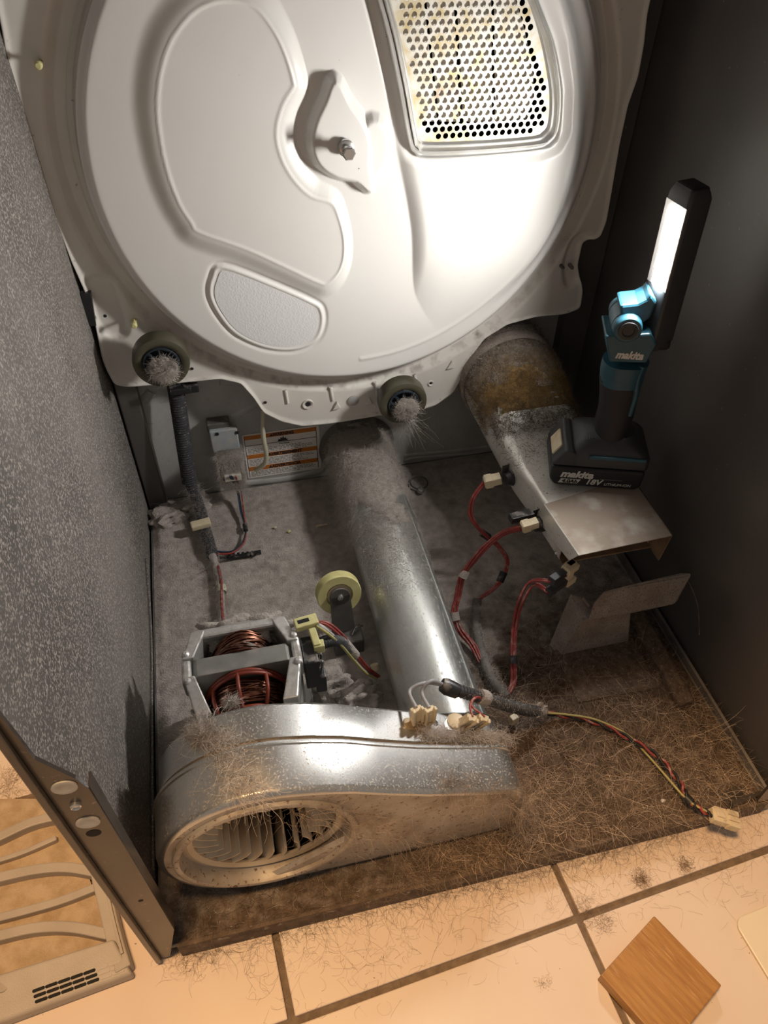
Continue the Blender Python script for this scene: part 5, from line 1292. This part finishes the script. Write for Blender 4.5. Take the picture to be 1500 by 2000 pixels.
V, Q = strands_data(np.stack([rx, ry, lint_h(rx, ry) + 0.0002], 1), rand_dirs(n, 0.28, 4), 0.010, segs=3, radius=0.00016, curl=2.0, sag=0.5, seed=8, zmin=lambda a, b_: lint_h(a, b_) - 0.0002)
fz = np_mesh('lint_fibre', V, Q, MT['fuzz'], lc); tag(fz, kind='stuff')

def ok_pan(x, y):
    return (x > 0.25 + 0.5 * (y - 0.0)) & (x < 0.695)
n = 9000
rx = rng.uniform(0.25, 0.695, n); ry = np.abs(rng.normal(0.06, 0.085, n)) + 0.002; ry = np.minimum(ry, 0.34)
k_ = (rx > 0.22 + 0.7 * ry); rx, ry = rx[k_], ry[k_]
hr = strands('pet_hair', np.stack([rx, ry, lint_h(rx, ry) + 0.0008], 1), rand_dirs(len(rx), 0.22, 14), 0.030, MT['hair'], lc, segs=8, radius=0.00014, curl=2.6, sag=0.35, seed=9, zmin=lambda a, b_: np.where((b_ > 0.0) & (a < 0.7), lint_h(a, b_), FLOOR + 0.0004))
tag(hr, 'tangled tan hair over the front corner', kind='stuff')
MT['hair_bright'] = pm('blond_pet_hair', (0.78, 0.62, 0.47), (0.50, 0.38, 0.28), 60, rough=0.45, spec=0.4)
n = 1500
rx = rng.uniform(0.30, 0.694, n); ry = np.minimum(np.abs(rng.normal(0.07, 0.07, n)) + 0.004, 0.30)
k_ = (rx > 0.26 + 0.7 * ry); rx, ry = rx[k_], ry[k_]
hb2 = strands('blond_hair', np.stack([rx, ry, lint_h(rx, ry) + 0.0016], 1), rand_dirs(len(rx), 0.25, 15), 0.034, MT['hair_bright'], lc, segs=9, radius=0.00016, curl=2.4, sag=0.3, seed=19, zmin=lambda a, b_: np.where((b_ > 0.0) & (a < 0.7), lint_h(a, b_) + 0.0005, FLOOR + 0.0004))
tag(hb2, kind='stuff')
# darker hair under the blower mouth and along the front lip
n = 3200
rx = rng.uniform(0.03, 0.60, n); ry = rng.uniform(-0.012, 0.045, n)
hz_ = np.where(ry > 0, lint_h(rx, np.maximum(ry, 0.003)), FLOOR + 0.004)
h2 = strands('dark_hair', np.stack([rx, ry, hz_ + 0.0006], 1), rand_dirs(n, 0.25, 24), 0.022, MT['fuzz_dark'], lc, segs=5, radius=0.00013, curl=2.4, sag=0.5, seed=10, zmin=lambda a, b_: np.where(b_ > 0.0, lint_h(a, np.maximum(b_, 0.003)), FLOOR + 0.0004))
tag(h2, 'dark brown hair along the front lip', kind='stuff')
# loose hairs on the tiles
n = 900
t_ = rng.random(n); ry = -np.abs(rng.normal(0, 0.038, n)) - 0.003; rx = rng.uniform(0.06, 0.72, n) ** 0.9
h3 = strands('loose_hair', np.stack([rx, ry, np.full(n, FLOOR + 0.0006)], 1), rand_dirs(n, 0.05, 34), 0.020, MT['tuft'], None, segs=7, radius=0.00009, curl=2.6, sag=0.2, seed=12, zmin=FLOOR + 0.0003)
tag(h3, 'fine dark hairs scattered over the pale tiles', 'hair', kind='stuff')
def tuft(px, py, z, size, n, label, seed, mat='tuft', group='lint tufts on the tiles'):
    c = PZ(px, py, z); r2 = np.random.default_rng(seed)
    roots = np.array(c) + r2.normal(0, 1, (n, 3)) * np.array([size, size, 0.0007]); roots[:, 2] = np.maximum(roots[:, 2], z + 0.0004)
    o = strands('lint_tuft', roots, rand_dirs(n, 0.15, seed), size * 1.1, MT[mat], None, segs=5, radius=0.00009, curl=3.0, sag=0.2, seed=seed, zmin=z + 0.0003)
    return tag(o, label, 'lint', group)
tuft(1252, 1718, FLOOR, 0.0052, 420, 'brown lint tuft on the tile above the wood block', 41)
tuft(1338, 1690, FLOOR, 0.0048, 320, 'faint brown lint tuft on the tile near the three-way plug', 42)
tuft(1145, 1780, FLOOR, 0.0085, 160, 'wispy lint tuft lying across the grout crossing', 43)
tuft(1062, 1922, FLOOR, 0.004, 60, 'tiny wisp of lint on the tile left of the wood block', 44)
tuft(1180, 1800, FLOOR, 0.007, 120, 'thin lint strands on the tile below the grout crossing', 45)
tuft(370, 1850, FLOOR, 0.014, 420, 'lint clump at the foot of the dusty side panel', 46, 'hair')
tuft(15, 1535, FLOOR, 0.016, 320, 'brown crumbled lint on the tile behind the side panel', 47)

def scatter(o, n, wfn, seed=0):
    """random points + normals on an object's own mesh"""
    me = o.data; r2 = np.random.default_rng(seed)
    m_ = len(me.polygons); cn_ = np.zeros(m_ * 3); me.polygons.foreach_get('center', cn_); cn_ = cn_.reshape(-1, 3)
    nm = np.zeros(m_ * 3); me.polygons.foreach_get('normal', nm); nm = nm.reshape(-1, 3)
    ar = np.zeros(m_); me.polygons.foreach_get('area', ar)
    w_ = ar * wfn(cn_, nm); w_ = w_ / w_.sum()
    idx = r2.choice(m_, n, p=w_); vco = np.zeros(len(me.vertices) * 3); me.vertices.foreach_get('co', vco); vco = vco.reshape(-1, 3)
    out = np.zeros((n, 3))
    for k, i in enumerate(idx):
        vs = vco[list(me.polygons[i].vertices)[:4]]
        if len(vs) < 4: vs = np.vstack([vs, vs[-1:]])
        u_, v_ = r2.random(2); out[k] = (vs[0] * (1 - u_) + vs[1] * u_) * (1 - v_) + (vs[3] * (1 - u_) + vs[2] * u_) * v_
    return out, nm[idx]

# coat on the duct: lumpy felt with ragged edge plus fibres
na_, ny_ = 60, 150
aa = np.linspace(math.radians(-88), math.radians(88), na_); yy = np.linspace(0.30, 0.660, ny_)
Ag, Yg = np.meshgrid(aa, yy)
nz = fbm(Ag * 0.05 + 3, Yg, 45, 21, 5)
cover = nz + 1.9 * (Yg - 0.47) / 0.19 * 0.55 - 0.16 * np.abs(Ag) + 0.10 * np.exp(-((Yg - 0.40) / 0.02) ** 2)
thick = 0.0012 + 0.006 * np.clip(cover - 0.45, 0, 1) * (0.5 + fbm(Ag * 0.05, Yg, 150, 22, 4))
rr_ = RD + np.where(cover > 0.48, thick, -0.001)
V = np.stack([XD + rr_ * np.sin(Ag), Yg, ZD + rr_ * np.cos(Ag)], -1).reshape(-1, 3)
ii, jj = np.meshgrid(np.arange(ny_ - 1), np.arange(na_ - 1), indexing='ij')
Q = np.stack([ii * na_ + jj, ii * na_ + jj + 1, (ii + 1) * na_ + jj + 1, (ii + 1) * na_ + jj], -1).reshape(-1, 4)
keep = (cover.reshape(-1)[Q] > 0.46).any(1)
dl_ = np_mesh('lint_coat', V, Q[keep], MT['lint_light'], duct, smooth=True)
tag(dl_, 'fluffy grey lint felt', kind='stuff')
roots, nm = scatter(dl_, 8000, lambda c, nn_: np.ones(len(c)), 5)
r2 = np.random.default_rng(6); d_ = (roots - np.array([XD, 0, ZD])) * np.array([1, 0, 1]); d_ /= np.linalg.norm(d_, axis=1)[:, None]
f_ = strands('lint_fibre', roots, d_ * 0.5 + r2.normal(0, 0.8, (len(roots), 3)), 0.009, MT['fuzz'], dl_, segs=4, radius=0.00015, curl=2.4, sag=0.6, seed=7); tag(f_, kind='stuff')

# fuzz on the funnel elbow: grey behind, singed brown band, dark web in front
fbody = [o for o in fn.children if o.name.startswith('funnel_body')][0]
def fz_band(name, label, mat, n, y0, y1, ln, rad, seed, amt=0.6):
    def wf(c, nn_):
        up_ = np.clip((c[:, 2] - 0.175) / 0.04, 0, 1) if y0 > 0.5 else (c[:, 2] > 0.185) * 1.0
        return np.clip(1 - np.abs(c[:, 1] - (y0 + y1) / 2) / ((y1 - y0) / 2 + 0.01), 0, 1) ** 0.5 * up_ + 1e-9
    roots, nm = scatter(fbody, n, wf, seed)
    roots[:, 1] += np.random.default_rng(seed).normal(0, 0.006, n)
    d_ = (roots - np.array([0.58, 0, 0.12])) * np.array([1, 0, 1]); d_ /= np.linalg.norm(d_, axis=1)[:, None]
    roots = roots + d_ * 0.0006
    o = strands(name, roots, d_ * amt + np.random.default_rng(seed + 1).normal(0, 0.7, (n, 3)), ln, MT[mat], fn, segs=4, radius=rad, curl=2.4, seed=seed)
    return tag(o, label, kind='stuff')
fz_band('elbow_lint', 'dark grey lint covering the elbow of the burner funnel', 'fuzz_dark', 7000, 0.565, 0.665, 0.007, 0.00018, 51)
fz_band('elbow_fuzz', 'pale lint fibres over the elbow of the burner funnel', 'fuzz', 9000, 0.562, 0.665, 0.007, 0.00016, 54)
fz_band('singed_lint', 'golden brown singed lint band across the burner funnel', 'fuzz_brown', 12000, 0.520, 0.566, 0.006, 0.00026, 52)
fz_band('web_lint', 'dark webby lint strands on the bare metal of the funnel', 'fuzz_dark', 4500, 0.47, 0.535, 0.010, 0.00026, 53, 0.02)
fz_band('thin_web', 'sparse dark strands', 'fuzz_dark', 700, 0.41, 0.50, 0.013, 0.00022, 55, 0.02)

FS = [(0.668, 0.578, 0.196, 0.071, 0.071, 0.071), (0.625, 0.576, 0.196, 0.072, 0.072, 0.072), (0.585, 0.574, 0.196, 0.071, 0.068, 0.066), (0.555, 0.574, 0.192, 0.067, 0.060, 0.052), (0.525, 0.576, 0.182, 0.064, 0.044, 0.030), (0.485, 0.578, 0.171, 0.062, 0.0290, 0.016)]
SP = np.array([fsec(*q) for q in FS])[::-1][:, :16]; SY = np.array([q[0] for q in FS])[::-1]
def felt(name, label, mat, y0, y1, thr, seed, slope):
    yy = np.linspace(y0, y1, 70); uu = np.linspace(0, 15, 64); G = np.zeros((70, 64, 3))
    for i, y in enumerate(yy):
        ring = np.stack([np.interp(y, SY, SP[:, k, 0]) for k in range(16)]), np.stack([np.interp(y, SY, SP[:, k, 2]) for k in range(16)])
        G[i, :, 0] = np.interp(uu, np.arange(16), ring[0]); G[i, :, 1] = y; G[i, :, 2] = np.interp(uu, np.arange(16), ring[1])
    Ug = np.tile(uu / 15 * 0.2, (70, 1)); Yg_ = G[:, :, 1]
    cv = fbm(Ug, Yg_, 55, seed, 5) + slope(Ug, Yg_)
    th_ = np.where(cv > thr, 0.0008 + 0.006 * np.clip(cv - thr, 0, 0.5) * (0.5 + fbm(Ug, Yg_, 260, seed + 3, 4)), -0.001)
    dirv = G - np.array([0.576, 0, 0.16]); dirv[:, :, 1] = 0; dirv /= np.linalg.norm(dirv, axis=2)[:, :, None]
    Vf = (G + dirv * th_[:, :, None]).reshape(-1, 3)
    ii, jj = np.meshgrid(np.arange(69), np.arange(63), indexing='ij')
    Qf = np.stack([ii * 64 + jj, ii * 64 + jj + 1, (ii + 1) * 64 + jj + 1, (ii + 1) * 64 + jj], -1).reshape(-1, 4)
    o = np_mesh(name, Vf, Qf[(cv.reshape(-1)[Qf] > thr).any(1)], mat, fn, smooth=True)
    return tag(o, label, kind='stuff')
MT['felt_grey'] = pm('brown_grey_felt', (0.27, 0.23, 0.19), (0.15, 0.12, 0.095), 130, rough=1.0, bump=1.0, bscale=600, detail=8, spec=0.05)
MT['felt_gold'] = pm('golden_singed_felt', (0.36, 0.23, 0.09), (0.20, 0.125, 0.05), 150, rough=1.0, bump=1.0, bscale=600, detail=8, spec=0.05)
felt('grey_felt', 'brown grey lint felt on the elbow', MT['felt_grey'], 0.545, 0.655, 0.42, 81, lambda u, y: 6.0 * (y - 0.565) * (y < 0.65) + 0.15 - 0.9 * np.clip(u - 0.155, 0, 1) * 6)
felt('golden_felt', 'golden singed lint felt', MT['felt_gold'], 0.510, 0.575, 0.50, 82, lambda u, y: 0.22 - 9.0 * np.abs(y - 0.541) + 0.02 - 6 * np.clip(u - 0.14, 0, 1))

# hair draped over the blower
def drape(name, label, px_pts, n, ln, mat, seed, yplane=None, spread=0.008, dirs=None, rad=0.00018, sag=0.6):
    r2 = np.random.default_rng(seed); q = np.array([np.array(p_) for p_ in px_pts])
    t_ = r2.random(n) * (len(q) - 1); k = np.minimum(t_.astype(int), len(q) - 2); f = (t_ - k)[:, None]
    roots = q[k] * (1 - f) + q[k + 1] * f + r2.normal(0, spread, (n, 3)) * np.array([1, 0.8, 0.3])
    d_ = np.tile(np.array(dirs if dirs is not None else (0.2, -0.6, 0.1)), (n, 1)) + r2.normal(0, 0.55, (n, 3))
    o = strands(name, roots, d_, ln, MT[mat], bl, segs=8, radius=rad, curl=2.6, sag=sag, seed=seed)
    return tag(o, label, kind='stuff')
drape('draped_hair', 'pale hair wad draped over the blower top beside the motor', [PY(385, 1425, 0.120), PY(430, 1440, 0.100), PY(455, 1500, 0.068), PY(490, 1555, 0.028)], 900, 0.020, 'fuzz', 61, spread=0.008, rad=0.00018)
MT['lint_white'] = pm('whitish_lint_fibre', (0.74, 0.70, 0.66), (0.55, 0.51, 0.47), 60, rough=0.8, spec=0.1)
drape('white_strands', 'whitish lint strands draped over the blower top', [PY(385, 1425, 0.120), PY(430, 1440, 0.100), PY(452, 1490, 0.070), PY(478, 1535, 0.040)], 260, 0.022, 'lint_white', 66, spread=0.007, rad=0.00017)
drape('end_hair', 'tan hair clinging to the outlet end of the blower', [(0.30, 0.050, 0.150), (0.34, 0.040, 0.125), (0.385, 0.032, 0.11), (0.400, 0.032, 0.06), (0.40, 0.03, 0.02)], 1300, 0.030, 'hair', 62, spread=0.011, rad=0.00012, dirs=(-0.2, -0.25, -0.5), sag=0.8)
drape('face_hair', 'tan hair strands crossing the blower inlet', [(0.15, 0.026, 0.195), (0.20, 0.026, 0.165), (0.235, 0.026, 0.12), (0.28, 0.028, 0.06), (0.36, 0.026, 0.03)], 420, 0.036, 'hair', 63, spread=0.009, rad=0.00012, dirs=(0.35, -0.1, -0.45), sag=0.2)
drape('seam_lint', 'grey lint lying behind the seam at the blower outlet', [(0.30, 0.098, 0.146), (0.34, 0.096, 0.128), (0.37, 0.094, 0.116), (0.395, 0.092, 0.10)], 1600, 0.012, 'fuzz', 64, spread=0.005, dirs=(0, 0, 0.4))
# sparse fibres beyond the felt on the duct, and on the sensor box and conduit
r2 = np.random.default_rng(91); n = 4200
yy_ = 0.30 + 0.17 * r2.random(n) ** 0.5; an_ = r2.normal(-0.1, 0.55, n)
f_ = strands('sparse_lint', np.stack([XD + (RD + 0.0008) * np.sin(an_), yy_, ZD + (RD + 0.0008) * np.cos(an_)], 1), np.stack([np.cos(an_) * r2.normal(0, 1, n), r2.normal(0, 1, n), -np.sin(an_) * 0.3 + r2.normal(0.1, 0.2, n)], 1), 0.010, MT['fuzz'], duct, segs=4, radius=0.00014, curl=2.4, sag=0.4, seed=92); tag(f_, kind='stuff')
n = 2200; an_ = r2.uniform(-1.9, -0.7, n); yy_ = r2.uniform(0.44, 0.655, n)
f_ = strands('hanging_lint', np.stack([XD + (RD + 0.002) * np.sin(an_), yy_, ZD + (RD + 0.002) * np.cos(an_)], 1), np.stack([-0.5 + r2.normal(0, 0.5, n), r2.normal(0, 0.6, n), r2.normal(-0.4, 0.4, n)], 1), 0.018, MT['fuzz'], duct, segs=5, radius=0.00014, curl=2.0, sag=1.0, seed=93); tag(f_, kind='stuff')
n = 3500
rt_ = np.stack([c1[0] + r2.uniform(-0.021, 0.021, n), 0.638 - 0.0145 * np.ones(n), c1[2] - 0.006 + r2.uniform(-0.035, 0.036, n)], 1)
top_ = r2.random(n) < 0.4; rt_[top_, 2] = c1[2] + 0.027; rt_[top_, 1] = 0.638 + r2.uniform(-0.014, 0.014, top_.sum())
f_ = strands('lint_fur', rt_, np.stack([r2.normal(0, 0.7, n), -0.5 + r2.normal(0, 0.5, n), r2.normal(0, 0.7, n)], 1), 0.009, MT['fuzz'], sb, segs=4, radius=0.00015, curl=2.4, sag=0.5, seed=94); tag(f_, kind='stuff')
def along(o_, pts, n, spread, ln, mat, seed, rad=0.00014):
    r3 = np.random.default_rng(seed); q = np.array([np.array(v) for v in spline(pts, 10)]); t_ = r3.random(n) * (len(q) - 1); k = np.minimum(t_.astype(int), len(q) - 2); f = (t_ - k)[:, None]
    roots = q[k] * (1 - f) + q[k + 1] * f; d_ = r3.normal(0, 1, (n, 3)); d_ /= np.linalg.norm(d_, axis=1)[:, None]
    o2 = strands('lint_fur', roots + d_ * spread, d_ + r3.normal(0, 0.6, (n, 3)), ln, MT[mat], o_, segs=4, radius=rad, curl=2.4, sag=0.6, seed=seed); tag(o2, kind='stuff')
along(cn, [PY(372, 945, 0.628), PZ(388, 985, 0.030), PZ(400, 1030, 0.020), PZ(415, 1085, 0.014), PZ(431, 1160, 0.012), PZ(434, 1230, 0.010)], 2600, 0.009, 0.012, 'fuzz', 95)
along(tr, [PZ(932, 1172, 0.020), PZ(930, 1205, 0.014), PZ(934, 1250, 0.012), PZ(946, 1290, 0.012), PZ(962, 1330, 0.012), PZ(990, 1362, 0.010)], 1500, 0.007, 0.009, 'fuzz', 96)
along(hK, [PZ(905, 1352, 0.134), PZ(940, 1362, 0.122), PZ(985, 1376, 0.092), PZ(1052, 1390, 0.040)], 700, 0.0065, 0.006, 'fuzz', 97)
for o_ in [o for o in col.objects if o.name.startswith('drum_roller')]:
    L_ = ORIGIN[o_.name]; n = 260; r3 = np.random.default_rng(98 if L_[0] < 0.2 else 99)
    ln_ = 0.012 if L_[0] < 0.2 else 0.045
    f_ = strands('hanging_lint', np.array([L_[0] + 0.002, YP - 0.040, L_[2] - 0.016]) + r3.normal(0, 0.003, (n, 3)), np.tile([0.05, 0.05, -1.0], (n, 1)) + r3.normal(0, 0.22, (n, 3)), ln_, MT['fuzz'], o_, segs=6, radius=0.00014, curl=1.5, seed=99); tag(f_, kind='stuff')
# lint on the motor top, pan clumps
def clump(c, s, label, seed, mat='lint', fib='fuzz', group='lint clumps', n=260, ln=0.010):
    o = mesh('lint_clump', blob(c, s, seed, 0.45, 3, 5), MT[mat], None, smooth=80); tag(o, label, 'lint', group)
    r2 = np.random.default_rng(seed); dv = r2.normal(0, 1, (n, 3)); dv[:, 2] = np.abs(dv[:, 2]); dv /= np.linalg.norm(dv, axis=1)[:, None]
    f_ = strands('lint_fibre', np.array(c) + dv * np.array(s) * 0.95, dv + r2.normal(0, 0.6, (n, 3)), ln, MT[fib], o, segs=4, radius=0.00016, curl=2.4, sag=0.5, seed=seed); tag(f_, kind='stuff')
    return o
clump((BX + 0.005, 0.262, 0.150), (0.045, 0.018, 0.022), 'lint heap on the back of the motor', 71, n=500)
clump(tuple(PZ(650, 1340, 0.012)), (0.020, 0.022, 0.016), 'grey lint heap between the motor and the exhaust duct', 72, 'lint_light')
clump(tuple(PZ(700, 1365, 0.010)), (0.026, 0.018, 0.014), 'lint heap against the rear of the blower beside the duct', 73)
clump(tuple(PZ(385, 985, 0.014)), (0.020, 0.016, 0.012), 'lint heap where the hanging conduit meets the pan', 74)
clump(tuple(PZ(330, 1010, 0.008)), (0.026, 0.022, 0.010), 'low lint heap in the rear corner by the dusty panel', 75)
clump(tuple(PY(392, 1430, 0.118)), (0.012, 0.012, 0.005), 'lint clump on the blower shoulder beside the motor', 78, 'lint_light', n=500, ln=0.012)
clump(tuple(PZ(452, 1372, 0.190)), (0.006, 0.004, 0.004), 'small lint clump stuck on the motor guard', 76, 'lint_light', ln=0.008)
clump(tuple(PZ(1050, 1388, 0.040)), (0.010, 0.007, 0.008), 'lint clump at the open end of the blower conduit', 77, n=160, ln=0.007)
# crumbs on the pan
for k, (px, py, mt, lab) in enumerate(((537, 1030, 'cream', 'pale crumb on the lint near the warning sticker'), (565, 1038, 'pulley', 'pair of yellowish crumbs on the lint below the warning sticker'), (1295, 1564, 'white_wire', 'white pellet in the hair near the twisted lead'))):
    c = PZ(px, py, 0.006); tag(mesh('crumb', blob(c, (0.003, 0.0022, 0.002), 90 + k, 0.3, 1), MT[mt], smooth=60), lab, 'crumb', 'crumbs on the pan')
c = PZ(628, 1026, 0.008)
tag(mesh('splinter', join(box(tuple(c), (0.018, 0.0022, 0.0015), rz=0.05), box((c[0] - 0.004, c[1] + 0.0012, c[2]), (0.010, 0.0014, 0.0018), rz=0.1)), MT['cream']), 'thin pale splinter on the lint beside the exhaust duct', 'splinter')
